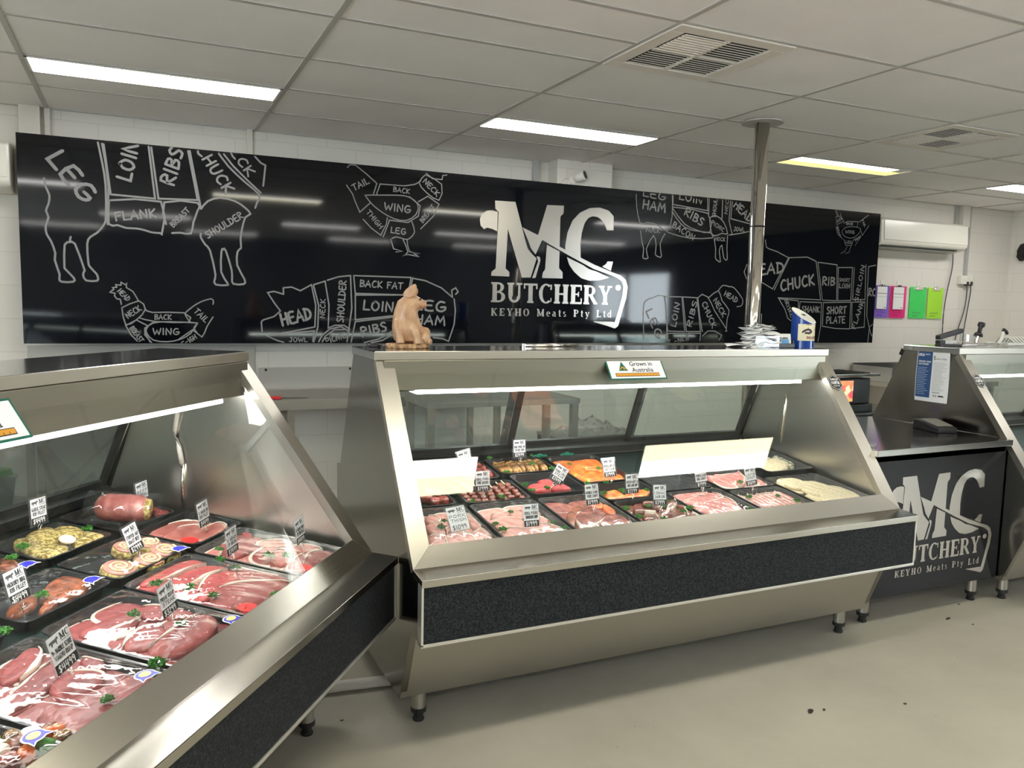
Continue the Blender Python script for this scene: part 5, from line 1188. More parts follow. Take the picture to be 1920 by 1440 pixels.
def piece(tkey, outline, mat, noun, cat, th=.016, h=.012, fat=None, px=None, seeds=False, tilt=(0, 0), rough=.0006, name=None, n=26, scale=1.22):
    """one cut of meat. outline in case coordinates, or pixels when px is a zoom function"""
    cs = TRAYS[tkey][0]; xc0, yc0, w0, d0 = TRAYS[tkey][1:5]
    if px: outline = [deck_hit(cs, *px(*p), h + th * .8) for p in outline]
    lim = .010
    if scale != 1: cx_, cy_3 = sum(p[0] for p in outline) / len(outline), sum(p[1] for p in outline) / len(outline); outline = [(cx_ + (x - cx_) * scale, cy_3 + (y - cy_3) * scale) for x, y in outline]
    outline = [(min(xc0 + w0 / 2 - lim, max(xc0 - w0 / 2 + lim, x)), min(yc0 + d0 / 2 - lim, max(yc0 - d0 / 2 + lim, y))) for x, y in outline]
    P = resample(outline, n); c = sum(P, Vector((0, 0))) / n
    loc = [(p - c) for p in P]
    mb = lump_mesh([(p.x, p.y) for p in loc], th, MEATRND, rough)
    o = mb.build(name or cat.replace(' ', '_'), mat, smooth=True, sub=1)
    o.matrix_world = deck_frame(cs, c.x, c.y, h) @ Matrix.Rotation(tilt[0], 4, 'X') @ Matrix.Rotation(tilt[1], 4, 'Y')
    if fat is not None:
        a0, a1, wd = fat; fb = MB(); vs = []; m = 0
        i0, i1 = int(a0 * n), int(a1 * n)
        for i in range(i0, i1 + 1):
            p = loc[i % n]; e = min(1.0, (i - i0) / 2.5, (i1 - i) / 2.5) * wd + .0008
            d_ = p.normalized(); q0 = p + d_ * .0016; q1 = p - d_ * e
            vs += [(q0.x * .93, q0.y * .93, 0), (q0.x * 1.01, q0.y * 1.01, th * .34), (q0.x, q0.y, th * .80), (q0.x * .94, q0.y * .94, th * 1.02), (q1.x, q1.y, th * 1.09), (q1.x * .98, q1.y * .98, th * .9)]; m += 1
        fb.add(vs, [(6 * i + j, 6 * i + j + 1, 6 * i + 7 + j, 6 * i + 6 + j) for i in range(m - 1) for j in range(5)] + [(0, 1, 2, 3, 4, 5), tuple(range(6 * m - 1, 6 * m - 7, -1))])
        fb.build('fat_rim', M_FAT, o, smooth=True)
    book(o, TRAYS[tkey][5], noun, cat, c.x, c.y)
    return o
def blob_outline(x, y, rx, ry, rz=0.0, irr=.12, n=14):
    ph = [MEATRND.uniform(0, 6.28) for _ in range(3)]; out = []
    for k in range(n):
        a = 2 * math.pi * k / n; r = 1 + irr * (math.cos(2 * a + ph[0]) * .6 + math.cos(3 * a + ph[1]) * .5 + math.cos(5 * a + ph[2]) * .25)
        px_, py_ = rx * r * math.cos(a), ry * r * math.sin(a)
        out.append((x + px_ * math.cos(rz) - py_ * math.sin(rz), y + px_ * math.sin(rz) + py_ * math.cos(rz)))
    return out
def lumps_px(tkey, Z, pts, r, mat, noun, cat, th=.03, h=.008, irr=.15, rough=.0015):
    for i, (u, v) in enumerate(pts):
        x, y = deck_hit(TRAYS[tkey][0], *Z(u, v), h + th * .6)
        piece(tkey, blob_outline(x, y, r * MEATRND.uniform(.85, 1.15), r * MEATRND.uniform(.7, 1.0), MEATRND.uniform(0, 3), irr), mat, noun, cat, th, h, rough=rough, n=18, tilt=(MEATRND.uniform(-.2, .2), MEATRND.uniform(-.2, .2)))
def strip(tkey, a, b_, wd, mat, noun, cat, th=.016, h=.012, fat=True, bend=.006):
    ax = Vector(b_) - Vector(a); L_ = ax.length; nrm = Vector((-ax.y, ax.x)) / L_; up = []; dn = []
    k = MEATRND.uniform(-1, 1) * bend
    for i in range(9):
        t = i / 8; c = Vector(a) + ax * t + nrm * (k * 4 * t * (1 - t)); e = wd * .5 * (1 - .25 * abs(2 * t - 1) ** 4) * MEATRND.uniform(.88, 1.1)
        up.append(c + nrm * e); dn.append(c - nrm * e)
    return piece(tkey, [tuple(p) for p in dn] + [tuple(p) for p in up[::-1]], mat, noun, cat, th, h, fat=(.52, .95, .006) if fat else None)

Z1_, Z2_, Z3_, Z4_ = zoom(0, 880, 4.5), zoom(0, 880, 4.5), zoom(0, 1120, 4.5), zoom(240, 900, 3.79)
ZX, ZY, ZW, ZV = zoom(780, 820, 6.0), zoom(1060, 840, 6.0), zoom(1100, 660, 4.235), zoom(1340, 660, 3.79)

# --- trays of the left case (case coordinates run back from its right-hand end)
tray('wag', 'left', -1.315, -1.02, .050, .440, 'film wrapped tray of marbled steaks nearest the viewer in the left case', .022, short='the wagyu rump tray')
tray('rump', 'left', -1.005, -.705, .050, .445, 'film wrapped tray of rump steaks with a white fat edge in the left case', .024, short='the prime rump tray')
tray('port', 'left', -.695, -.385, .055, .460, 'film wrapped tray of bright sirloin steaks with red round sticker in the left case', .020, short='the sirloin tray')
tray('far', 'left', -.372, -.078, .052, .462, 'film wrapped tray of thick rib steaks at the right end of left case', .022, short='the thick cut rib tray')
tray('kebab', 'left', -1.63, -1.33, .050, .44, 'film wrapped tray of colourful kebabs in the bottom left corner', .016, short='the kebab tray')
tray('herb', 'left', -1.315, -1.015, .485, .70, 'film wrapped tray showing only parsley at the left frame edge', .012, short='the parsley edged tray')
tray('hick', 'left', -.985, -.675, .490, .695, 'tray of rust coloured hickory rib fillet with blue sticker in left case', .012, short='the hickory rib fillet tray')
tray('roast', 'left', -.665, -.335, .485, .70, 'tray of crumb edged stuffed roast slices in the left case', .014, short='the stuffed roast tray')
tray('rib', 'left', -.325, -.035, .475, .70, 'open tray of thin pink rib fillet slices with red sticker in left case', 0, short='the sliced rib fillet tray')
tray('redl', 'left', -.985, -.675, .735, .94, 'tray of orange red steak at the left frame edge behind hickory tray', .012, short='the tray behind the hickory tray')
tray('garl', 'left', -.655, -.365, .735, .95, 'tray heaped with yellow garlic crumbed fillet in the left case', .010, short='the garlic crumb tray')
tray('roll', 'left', -.345, -.055, .725, .98, 'back corner tray of beef strips and a wrapped roll in the left case', 0, short='the beef strips tray')
# --- trays of the middle case
tray('t1', 'mid', .070, .350, .070, .455, 'film wrapped tray of pale pork chops beside the left post of middle case', .022, short='the wrapped pork tray')
tray('t2', 'mid', .368, .656, .070, .455, 'tray of pale shoulder chops second along the front row of middle case', .010, short='the shoulder chop tray')
tray('t3', 'mid', .668, .950, .070, .455, 'tray of smoky speckled pork chops third along the front row', .012, short='the double smoke chop tray')
tray('t4', 'mid', .965, 1.250, .070, .345, 'tray of dark seeded lamb chops fourth along the front row', 0, short='the seeded lamb tray')
tray('t5', 'mid', 1.262, 1.550, .075, .385, 'film wrapped tray of pink lamb chops fifth along the front row', .010, short='the pink lamb chop tray')
tray('t6', 'mid', 1.565, 1.858, .070, .335, 'tray of sliced lamb cutlets with a price card lying on them', .006, short='the sliced lamb tray')
tray('t7', 'mid', 1.872, 2.205, .070, .450, 'long tray of pale crumbed schnitzel at the right end of front row', .004, short='the schnitzel tray')
tray('r2a', 'mid', .045, .335, .470, .690, 'tray of dark red glazed lumps behind the wrapped pork at the left post', 0, short='the dark red lump tray')
tray('r2b', 'mid', .372, .660, .462, .705, 'tray of glazed pork skewers in the second row of middle case', 0, short='the pork skewer tray')
tray('r2c', 'mid', .680, .950, .490, .755, 'tray with three bright red steaks in the second row of middle case', 0, short='the bright red steak tray')
tray('r2e', 'mid', .962, 1.245, .355, .555, 'tray of bright orange marinated lamb behind the seeded lamb', 0, short='the rosemary lamb tray')
tray('r2f', 'mid', 1.565, 1.865, .345, .610, 'tray of pink lamb cutlets behind the sliced lamb tray', .004, short='the lamb cutlet tray')
tray('r2g', 'mid', 1.262, 1.550, .400, .660, 'nearly empty black tray with film behind the pink lamb chops', .008, short='the nearly empty tray')
tray('r3a', 'mid', .345, .640, .730, .965, 'tray of red marinated meat in the back row beside the soy pork', 0, short='the back row red meat tray')
tray('r3b', 'mid', .660, .945, .770, 1.0, 'back row tray of brown glazed pork strips by the sliding door', 0, short='the brown pork strip tray')
tray('r3c', 'mid', .965, 1.245, .575, .960, 'long tray of orange marinated chops in the back row', 0, short='the orange chop tray')
tray('r3e', 'mid', 1.57, 1.86, .63, .88, 'tray of white film wrapped chicken behind the lamb cutlets', .02, short='the white wrapped tray')
tray('t8', 'mid', 1.930, 2.225, .470, .850, 'deep black tray of tan and herb crumbed pieces in right back corner', .004, h=.05, short='the crumbed back corner tray')
tray('q1', 'right', .075, .36, .075, .44, 'tray of pale fillets nearest the post in the right display case', .008, short='the first tray of the right case')
tray('q2', 'right', .075, .36, .48, .80, 'tray of mixed marinated meat behind the first one in right case', 0, short='the second tray of the right case')

# --- cuts
A = piece
for ol, m, f, th in (([(1250, 470), (1290, 410), (1380, 330), (1560, 200), (1690, 140), (1790, 170), (1800, 250), (1700, 370), (1560, 450), (1400, 470)], M_BEEF, (.10, .45, .010), .026), ([(1050, 430), (1080, 330), (1200, 250), (1330, 240), (1380, 290), (1300, 400), (1150, 440)], M_BEEF, (.05, .5, .012), .018),
                 ([(670, 300), (760, 250), (930, 170), (1060, 130), (1160, 120), (1120, 200), (960, 260), (780, 330)], M_BEEF, (.5, .9, .010), .016), ([(1170, 110), (1290, 60), (1500, 30), (1700, 80), (1640, 140), (1450, 170), (1250, 170)], M_BEEF, (.1, .4, .008), .015), ([(1560, 470), (1700, 385), (1800, 300), (1760, 430), (1600, 530)], M_BEEFD, None, .014), ([(930, 230), (1060, 175), (1160, 190), (1080, 290), (980, 330), (930, 290)], M_BEEF, (.55, .95, .012), .015)):
    A('rump', ol, m, 'raw rump steak', 'steak', th, .010, f, Z3_)
for ol, m, f, th in (([(20, 900), (120, 800), (300, 640), (420, 560), (500, 640), (400, 770), (200, 890), (60, 960)], M_BEEFD, (.05, .4, .008), .018), ([(330, 1010), (480, 900), (900, 770), (1120, 640), (1250, 700), (1200, 830), (1000, 960), (800, 1110), (600, 1160), (440, 1120)], M_BEEFD, (.75, .95, .006), .020),
                 ([(10, 640), (130, 520), (230, 430), (330, 440), (300, 560), (150, 680), (20, 720)], M_BEEF, (.4, .8, .010), .015), ([(680, 540), (800, 450), (920, 500), (890, 590), (760, 620)], M_BEEFD, (.1, .4, .006), .016), ([(420, 760), (560, 640), (720, 620), (860, 640), (800, 760), (560, 860)], M_BEEF, (.2, .5, .009), .018)):
    A('wag', ol, m, 'marbled wagyu rump steak', 'steak', th, .010, f, Z3_)
for ol, m, f, th in (([(600, 880), (640, 790), (740, 735), (900, 728), (1110, 730), (1140, 770), (1040, 830), (900, 880), (720, 910), (640, 905)], M_BEEF, (.16, .52, .012), .022), ([(780, 650), (860, 570), (960, 575), (1080, 620), (1170, 660), (1165, 700), (1080, 720), (900, 715), (800, 700)], M_BEEF, (.1, .4, .008), .022),
                 ([(510, 830), (520, 740), (580, 680), (700, 650), (780, 640), (760, 720), (660, 770), (600, 830), (540, 850)], M_BEEFB, (.1, .4, .008), .020), ([(80, 720), (180, 670), (330, 590), (480, 540), (640, 530), (620, 560), (450, 610), (300, 680), (150, 740)], M_BEEFB, (.55, .95, .007), .018), ([(340, 720), (400, 660), (560, 610), (740, 560), (740, 610), (600, 650), (470, 720), (390, 760)], M_BEEFB, (.5, .95, .009), .018), ([(690, 600), (760, 545), (840, 540), (830, 580), (760, 610)], M_BEEFB, (.2, .5, .006), .018)):
    A('port', ol, m, 'raw sirloin steak', 'steak', th, .010, f, Z4_)
for ol, m, f, th in (([(1255, 600), (1280, 520), (1350, 505), (1440, 510), (1480, 535), (1400, 580), (1320, 610)], M_BEEF, (.1, .4, .006), .026), ([(1010, 560), (1060, 500), (1110, 495), (1170, 540), (1150, 590), (1080, 590)], M_LAMB, (.3, .7, .008), .022), ([(810, 375), (880, 375), (880, 420), (820, 415)], M_BEEFB, None, .016), ([(1140, 475), (1260, 450), (1380, 470), (1360, 500), (1220, 505)], M_LAMB, (.1, .6, .008), .018), ([(640, 470), (760, 440), (920, 470), (900, 495), (720, 500)], M_BEEF, (.1, .5, .008), .016), ([(960, 440), (1080, 420), (1160, 450), (1080, 480), (980, 480)], M_PORK, (.1, .6, .008), .018)):
    A('far', ol, m, 'thick rib steak', 'steak', th, .010, f, Z4_)
for i, ol in enumerate(([(150, 370), (280, 300), (420, 285), (450, 330), (330, 375), (220, 395)], [(250, 395), (380, 330), (500, 320), (560, 350), (470, 405), (360, 425), (290, 415)], [(470, 405), (560, 330), (640, 300), (690, 320), (680, 345), (600, 395), (530, 425)], [(270, 340), (350, 300), (480, 290), (500, 310), (400, 345), (320, 365)])):
    A('rib', ol, M_RIBS, 'thin slice of rib fillet', 'meat slice', .012, .010 + .005 * (i % 3), (.2, .6, .005), Z4_)
for ol in ([(350, 1080), (420, 960), (560, 890), (700, 900), (760, 950), (700, 1010), (520, 1080), (400, 1110)], [(320, 1190), (400, 1110), (480, 1100), (440, 1165), (370, 1205)], [(60, 1180), (180, 1090), (270, 1060), (300, 1120), (180, 1210), (80, 1230)], [(420, 1080), (560, 1020), (700, 1010), (690, 1040), (520, 1100)]):
    A('hick', ol, M_HICK, 'hickory marinated fillet', 'marinated steak', .024, .008, None, Z2_, rough=.0012)
for ol in ([(0, 830), (0, 760), (80, 745), (150, 790), (120, 830)],): A('redl', ol, M_HICK, 'orange red marinated steak', 'marinated steak', .03, .008, None, Z2_, rough=.0012)
for ol, th in (([(75, 600), (150, 565), (210, 580), (260, 640), (250, 690), (120, 650)], .022), ([(210, 560), (240, 505), (330, 480), (420, 500), (470, 570), (400, 640), (260, 620)], .034), ([(420, 520), (520, 485), (660, 490), (700, 540), (600, 580), (480, 580)], .034), ([(600, 570), (720, 520), (880, 560), (740, 620), (640, 650)], .026), ([(250, 700), (300, 630), (420, 620), (560, 640), (540, 700), (400, 735)], .028)):
    A('garl', ol, M_CRUMBY, 'yellow garlic crumbed fillet', 'crumbed fillet', th, .008, None, Z2_, rough=.0018)
x, y = deck_hit('left', *Z2_(550, 590), .05)
o = MB().lathe([(.0, 0), (.020, .001), (.025, .006), (.021, .012), (.012, .010), (.0, .008)], n=18).build('onion_ring', M_FAT, smooth=True); o.matrix_world = deck_frame('left', x, y, .044) @ Matrix.Rotation(.2, 4, 'X')
tag(o, 'white onion ring on top of the yellow garlic crumbed fillets', 'onion')
# stuffed roast slices with a spiral
for u, v, r in ((990, 830, .052), (1240, 760, .046), (1375, 680, .050), (1240, 620, .040), (1050, 655, .042)):
    x, y = deck_hit('left', *Z2_(u, v), .034); x = min(-.335 - r * 1.02, x)
    t = thing('stuffed_roast_slice', '', 'roast slice'); t.matrix_world = deck_frame('left', x, y, .010) @ Matrix.Rotation(.16, 4, 'X')
    MB().lathe([(0, 0), (r, 0), (r * 1.04, .008), (r, .024), (0, .025)], n=26, sy=.92).build('crumbed_edge', M_CRUMBY, t, smooth=True)
    MB().lathe([(0, .0245), (r * .93, .0245), (r * .90, .029), (0, .031)], n=26, sy=.92).build('meat_face', M_PORK, t, smooth=True)
    sp_ = [((.12 + .62 * k / 30) * r * math.cos(k * .42), (.12 + .62 * k / 30) * r * .9 * math.sin(k * .42), .0315) for k in range(31)]
    MB().tube(sp_, .0036, 6).build('stuffing_spiral', M_CRUMBP, t, smooth=True)
    book(t, TRAYS['roast'][5], 'crumb edged stuffed roast slice', 'roast slice', x, y)
# wrapped beef roll lying across the back tray
xa, ya = deck_hit('left', *Z2_(800, 400), .045); xb, yb = deck_hit('left', *Z2_(1235, 440), .045)
t = thing('beef_roll', 'large film wrapped beef roll with herb stuffing, lying across the back trays', 'meat roll')
c = ((xa + xb) / 2, (ya + yb) / 2); L_ = math.hypot(xb - xa, yb - ya); an = math.atan2(yb - ya, xb - xa)
t.matrix_world = deck_frame('left', c[0], c[1], .085, an) @ Matrix.Rotation(-.04, 4, 'Y')
mb = MB(); mb.grid(lambda u, v: ((u - .5) * L_, .050 * (1 - .45 * (2 * u - 1) ** 6) * (1 + .018 * math.sin(u * 34)) * math.cos(v * 6.2832), .046 * (1 - .45 * (2 * u - 1) ** 6) * (1 + .018 * math.sin(u * 34)) * math.sin(v * 6.2832)), 34, 22); mb.build('rolled_beef', M_RIBS, t, smooth=True)
MB().lathe([(0, 0), (.036, .0), (.034, .010), (.015, .013), (0, .012)], n=18).build('herb_stuffing', M_CRUMBY, t, smooth=True, loc=(L_ / 2 - .006, 0, 0), rot=(0, math.pi / 2, 0))
mb = MB(); mb.grid(lambda u, v: ((u - .5) * (L_ + .05), (.058 + .003 * math.sin(u * 19 + v * 12)) * math.cos(v * 6.2832), -.004 + (.055 + .003 * math.sin(v * 30 + u * 9)) * math.sin(v * 6.2832)), 26, 26); mb.build('wrapper_film', M_FILM, t, smooth=True)
lumps_px('roll', Z2_, [(1310, 300), (1370, 330), (1420, 320), (1330, 350), (1440, 345), (1370, 375), (1470, 330), (1300, 330)], .026, M_BEEF, 'cut beef strip', 'beef strip', .022, .008, .3)
# kebabs in the corner, veg and meat on sticks
for k, (u0, v0, u1, v1) in enumerate(((-60, 1190, 180, 1130), (-60, 1290, 260, 1190), (-60, 1400, 330, 1290))):
    x0, y0 = deck_hit('left', *Z3_(u0, v0), .03); x1, y1 = deck_hit('left', *Z3_(u1, v1), .03)
    x0, x1 = max(-1.60, x0), min(-1.36, x1)
    t = thing('kebab', '', 'kebab'); t.matrix_world = deck_frame('left', (x0 + x1) / 2, max(.09, (y0 + y1) / 2), .022, math.atan2(y1 - y0, x1 - x0) * .5)
    Lk = .20; MB().tube([(-Lk / 2 - .02, 0, 0), (Lk / 2 + .02, 0, 0)], .002, 6).build('skewer_stick', M_STICK, t)
    for i in range(6):
        m = (M_DARKRED, M_ORANGE, M_PARS, M_SOY, M_FAT, M_HICK)[(i + 2 * k) % 6]
        lm_ = lump_mesh([tuple(p) for p in resample(blob_outline(0, 0, .019, .024, i, .15), 14)], .032, MEATRND, .001)
        lm_.build(('meat_cube', 'pepper_piece')[i % 2], m, t, smooth=True, sub=1, loc=(-Lk / 2 + .017 + i * .033, 0, -.015))
    book(t, TRAYS['kebab'][5], 'kebab of glazed meat and peppers', 'kebab', (x0 + x1) / 2, y0)
# middle case, front row
for ol in ([(340, 1120), (420, 1060), (540, 1060), (640, 1130), (670, 1190), (600, 1230), (460, 1250), (370, 1210)], [(600, 1110), (740, 1030), (820, 1080), (880, 1160), (830, 1190), (700, 1160)], [(130, 1150), (200, 1100), (300, 1100), (340, 1180), (300, 1250), (190, 1260)], [(110, 1000), (250, 960), (330, 1040), (300, 1090), (180, 1090)], [(620, 900), (700, 850), (760, 920), (850, 1010), (720, 1020), (620, 990)], [(100, 900), (200, 880), (280, 930), (150, 980)], [(360, 900), (480, 830), (600, 860), (600, 960), (420, 1000)]):
    A('t1', ol, M_PORK, 'pale pork chop', 'pork chop', .024, .010, (.1, .5, .006), ZX)
for i, ol in enumerate(([(850, 880), (1040, 830), (1180, 830), (1190, 880), (980, 905)], [(830, 930), (1050, 900), (1200, 930), (1180, 980), (1000, 985), (860, 965)], [(870, 1000), (1050, 955), (1300, 960), (1560, 1000), (1500, 1040), (1100, 1040)], [(940, 1060), (1100, 1015), (1300, 1040), (1650, 1050), (1730, 1095), (1500, 1125), (1200, 1155), (1030, 1165)], [(1150, 880), (1350, 880), (1480, 940), (1350, 980), (1180, 950)])):
    A('t2', ol, M_PORK, 'pale pork shoulder chop', 'pork chop', .018, .010 + .004 * (i % 2), (.05, .45, .007), ZX)
for ol, m, f in (([(120, 740), (200, 690), (340, 680), (430, 720), (420, 790), (330, 860), (230, 890), (150, 830)], M_SMOKY, (.45, .95, .006)), ([(15, 790), (60, 690), (200, 640), (320, 655), (200, 700), (110, 760), (100, 880), (50, 850)], M_HICK, (.5, .9, .008)), ([(380, 800), (520, 740), (640, 770), (760, 870), (700, 900), (600, 900), (480, 880)], M_SMOKY, (.45, .7, .006)), ([(430, 640), (540, 620), (600, 700), (560, 760), (440, 700)], M_ORANGE, None), ([(260, 640), (360, 600), (430, 640), (380, 680)], M_ORANGE, None)):
    A('t3', ol, m, 'smoky marinated pork chop', 'pork chop', .020, .010, f, ZY, rough=.001)
for ol in ([(880, 820), (870, 760), (930, 720), (1010, 730), (1030, 790), (960, 840)], [(970, 860), (990, 800), (1070, 780), (1150, 820), (1140, 860), (1050, 860)], [(1160, 790), (1190, 690), (1290, 660), (1370, 720), (1360, 800), (1290, 830), (1200, 830)], [(1360, 760), (1410, 690), (1480, 700), (1530, 770), (1480, 800), (1390, 800)], [(1060, 720), (1110, 650), (1220, 610), (1280, 640), (1190, 700), (1120, 760)], [(760, 700), (860, 660), (980, 680), (1000, 720), (900, 730), (800, 750)], [(860, 640), (880, 580), (950, 540), (990, 600), (980, 650), (900, 660)], [(1250, 650), (1340, 620), (1380, 680), (1340, 700)], [(990, 690), (1020, 650), (1090, 640), (1060, 700)]):
    A('t4', ol, M_SESAME, 'dark seeded lamb chop', 'lamb chop', .028, .008, (.45, .7, .003), ZY, rough=.0016, tilt=(MEATRND.uniform(-.25, .1), MEATRND.uniform(-.2, .2)))
for ol in ([(1200, 520), (1330, 450), (1500, 450), (1560, 500), (1430, 560), (1300, 590)], [(1330, 590), (1450, 530), (1620, 500), (1780, 540), (1700, 580), (1480, 640)], [(1480, 680), (1500, 600), (1600, 570), (1780, 560), (1880, 600), (1920, 680), (1850, 740), (1700, 740), (1560, 720)], [(1280, 520), (1400, 480), (1520, 500), (1420, 550), (1320, 560)]):
    A('t5', ol, M_LAMB, 'pink lamb chop with pale fat', 'lamb chop', .018, .010, (.4, .85, .008), ZY)
for k in range(9): strip('t6', (1.595 + .026 * k, .105 + .01 * (k % 3)), (1.60 + .026 * k, .285 - .02 * (k % 2)), .024, M_LAMB, 'thin lamb slice', 'lamb slice', .022, .010)
for ol in ([(410, 890), (500, 880), (600, 905), (640, 960), (560, 960), (470, 925)], [(600, 930), (700, 920), (800, 945), (820, 1000), (720, 1010), (640, 980)], [(780, 950), (900, 950), (1000, 970), (1040, 1020), (960, 1065), (840, 1075), (760, 1020)]):
    A('t7', ol, M_CRUMBP, 'pale crumbed schnitzel', 'schnitzel', .022, .010, None, ZV, rough=.002)
def fill(tkey, nx, ny, mat, noun, cat, th=.010, fat=.006, r=.62, h=.003):
    cs, xc, yc, w, d, s = TRAYS[tkey]
    for i in range(nx):
        for j in range(ny):
            x = xc + ((i + .5) / nx - .5) * (w - .03) + MEATRND.uniform(-.008, .008); y = yc + ((j + .5) / ny - .5) * (d - .03) + MEATRND.uniform(-.008, .008)
            piece(tkey, blob_outline(x, y, w / nx * r, d / ny * r, MEATRND.uniform(-.4, .4), .16), mat, noun, cat, th * MEATRND.uniform(.8, 1.2), h + MEATRND.uniform(0, .004), (.1, .55, fat) if fat else None, scale=1.0, tilt=(MEATRND.uniform(-.05, .05), MEATRND.uniform(-.06, .06)))
fill('rump', 2, 4, M_BEEF, 'underlying rump steak', 'steak'); fill('wag', 2, 4, M_BEEFD, 'underlying wagyu steak', 'steak'); fill('port', 2, 4, M_BEEFB, 'underlying sirloin steak', 'steak'); fill('far', 2, 4, M_LAMB, 'underlying rib steak', 'steak', fat=.008)
fill('t1', 2, 3, M_PORK, 'underlying pork chop', 'pork chop'); fill('t2', 2, 3, M_PORK, 'underlying shoulder chop', 'pork chop'); fill('t3', 2, 3, M_SMOKY, 'underlying smoky chop', 'pork chop', fat=0); fill('t5', 2, 3, M_LAMB, 'underlying lamb chop', 'lamb chop')
fill('rib', 2, 2, M_RIBS, 'underlying fillet slice', 'meat slice', fat=.004, th=.008); fill('t7', 1, 4, M_CRUMBP, 'underlying schnitzel', 'schnitzel', fat=0, r=.55); fill('t4', 3, 3, M_SESAME, 'underlying seeded lamb chop', 'lamb chop', fat=0, th=.016); fill('r3c', 2, 3, M_ORANGE, 'underlying orange chop', 'marinated chop', fat=0, th=.014)
fill('r2f', 2, 2, M_LAMB, 'underlying lamb cutlet', 'lamb cutlet', th=.010); fill('t6', 2, 2, M_LAMB, 'underlying lamb slice', 'lamb slice', th=.008); fill('far', 1, 3, M_BEEF, 'broad rib steak', 'steak', fat=.010, th=.016, r=.42, h=.008)
# second and back rows
lumps_px('r2a', ZX, [(130, 610), (240, 615), (110, 680), (200, 715), (310, 705)], .026, M_DARKRED, 'dark red glazed meat lump', 'meat lump')
lumps_px('r3a', ZX, [(560, 420), (690, 310), (760, 340), (820, 400), (620, 460), (700, 390)], .036, M_DARKRED, 'red marinated meat lump', 'meat lump', .03)
for k in range(7):
    x = .402 + .038 * k; y = .575 + .012 * ((k * 3) % 4 - 1.5)
    t = thing('pork_skewer', '', 'skewer'); t.matrix_world = deck_frame('mid', x, y, .020, MEATRND.uniform(-.22, .12)) @ Matrix.Rotation(MEATRND.uniform(.05, .15), 4, 'X')
    MB().box(-.0022, .0022, -.085, .115, -.0015, .0015).build('skewer_stick', M_STICK, t)
    for i in range(5):
        lm_ = lump_mesh([tuple(p) for p in resample(blob_outline(0, 0, .018, .017, i + k, .18), 14)], .028, MEATRND, .0014)
        lm_.build('meat_cube', M_SESAME, t, smooth=True, sub=1, loc=(MEATRND.uniform(-.003, .003), -.068 + .030 * i, -.013))
    book(t, TRAYS['r2b'][5], 'glazed pork skewer', 'skewer', x, y)
for ol in ([(1210, 565), (1320, 525), (1430, 540), (1510, 588), (1340, 600)], [(1370, 490), (1500, 475), (1560, 560), (1400, 565)], [(1520, 575), (1620, 525), (1735, 575), (1600, 590)]): A('r2c', ol, M_BEEFB, 'bright red steak', 'steak', .030, .008, None, ZX)
for ol in ([(430, 515), (560, 480), (660, 540), (640, 620), (560, 625), (460, 580)], [(650, 545), (760, 480), (960, 480), (900, 560), (700, 612)]): A('r2e', ol, M_ORANGE, 'orange marinated lamb chop', 'lamb chop', .028, .008, None, ZY, rough=.001)
for ol in ([(10, 280), (90, 210), (220, 230), (180, 330), (60, 340)], [(90, 200), (180, 140), (330, 130), (390, 180), (390, 240), (200, 235)], [(160, 330), (280, 265), (410, 300), (400, 380), (260, 390)], [(420, 330), (600, 300), (650, 350), (420, 390)]): A('r3c', ol, M_ORANGE, 'orange marinated chop', 'marinated chop', .032, .008, None, ZY, rough=.001)
for k in range(11): strip('r3b', (.685 + .022 * k, .80 + .012 * (k % 3)), (.70 + .022 * k, .955 - .012 * (k % 2)), .021, M_SOY, 'brown glazed pork strip', 'pork strip', .030, .008, fat=False, bend=.012)
for ol in ([(960, 980), (1060, 1000), (1200, 1080), (1180, 1110), (1060, 1070), (990, 1020)], [(1130, 1000), (1190, 950), (1250, 1000), (1230, 1060), (1140, 1040)], [(1370, 1000), (1450, 1020), (1450, 1070), (1380, 1070)], [(1250, 1020), (1330, 1000), (1380, 1040), (1330, 1080), (1260, 1075)], [(1010, 970), (1100, 985), (1180, 1030), (1140, 1060), (1050, 1020)]): A('r2f', ol, M_LAMB, 'pink lamb cutlet', 'lamb cutlet', .022, .009, (.3, .8, .008), ZW)
A('r2g', [(870, 960), (960, 940), (1060, 950), (1060, 985), (940, 990)], M_SOY, 'thin brown strip left over', 'meat strip', .012, .008, None, ZW)
lumps_px('r3e', ZW, [(1010, 900), (1060, 925), (1120, 930), (1170, 940), (1040, 950)], .04, M_FAT, 'white chicken piece under film', 'chicken piece', .03)
for ol, m, nn in (([(265, 765), (330, 740), (400, 755), (420, 820), (370, 850)], M_CRUMBP, 'tan crumbed piece'), ([(390, 760), (450, 760), (520, 800), (500, 835), (400, 845)], M_CRUMBP, 'tan crumbed piece'), ([(410, 752), (500, 735), (585, 790), (560, 812), (480, 785)], M_HERB, 'herb crumbed piece')): A('t8', ol, m, nn, 'crumbed piece', .034, .008, None, ZV, rough=.002)
for k in range(4): A('q1', blob_outline(.14 + .075 * (k % 3), .16 + .09 * (k // 2) + .05 * (k % 2), .042, .06, .3 * k), M_CRUMBP if k % 2 else M_PORK, 'pale fillet', 'fillet', .022, .009)
for k in range(6): A('q2', blob_outline(.13 + .08 * (k % 3), .56 + .13 * (k // 3), .038, .05, .5 * k), (M_LAMB, M_ORANGE, M_SOY)[k % 3], 'marinated cut', 'marinated cut', .026, .009)

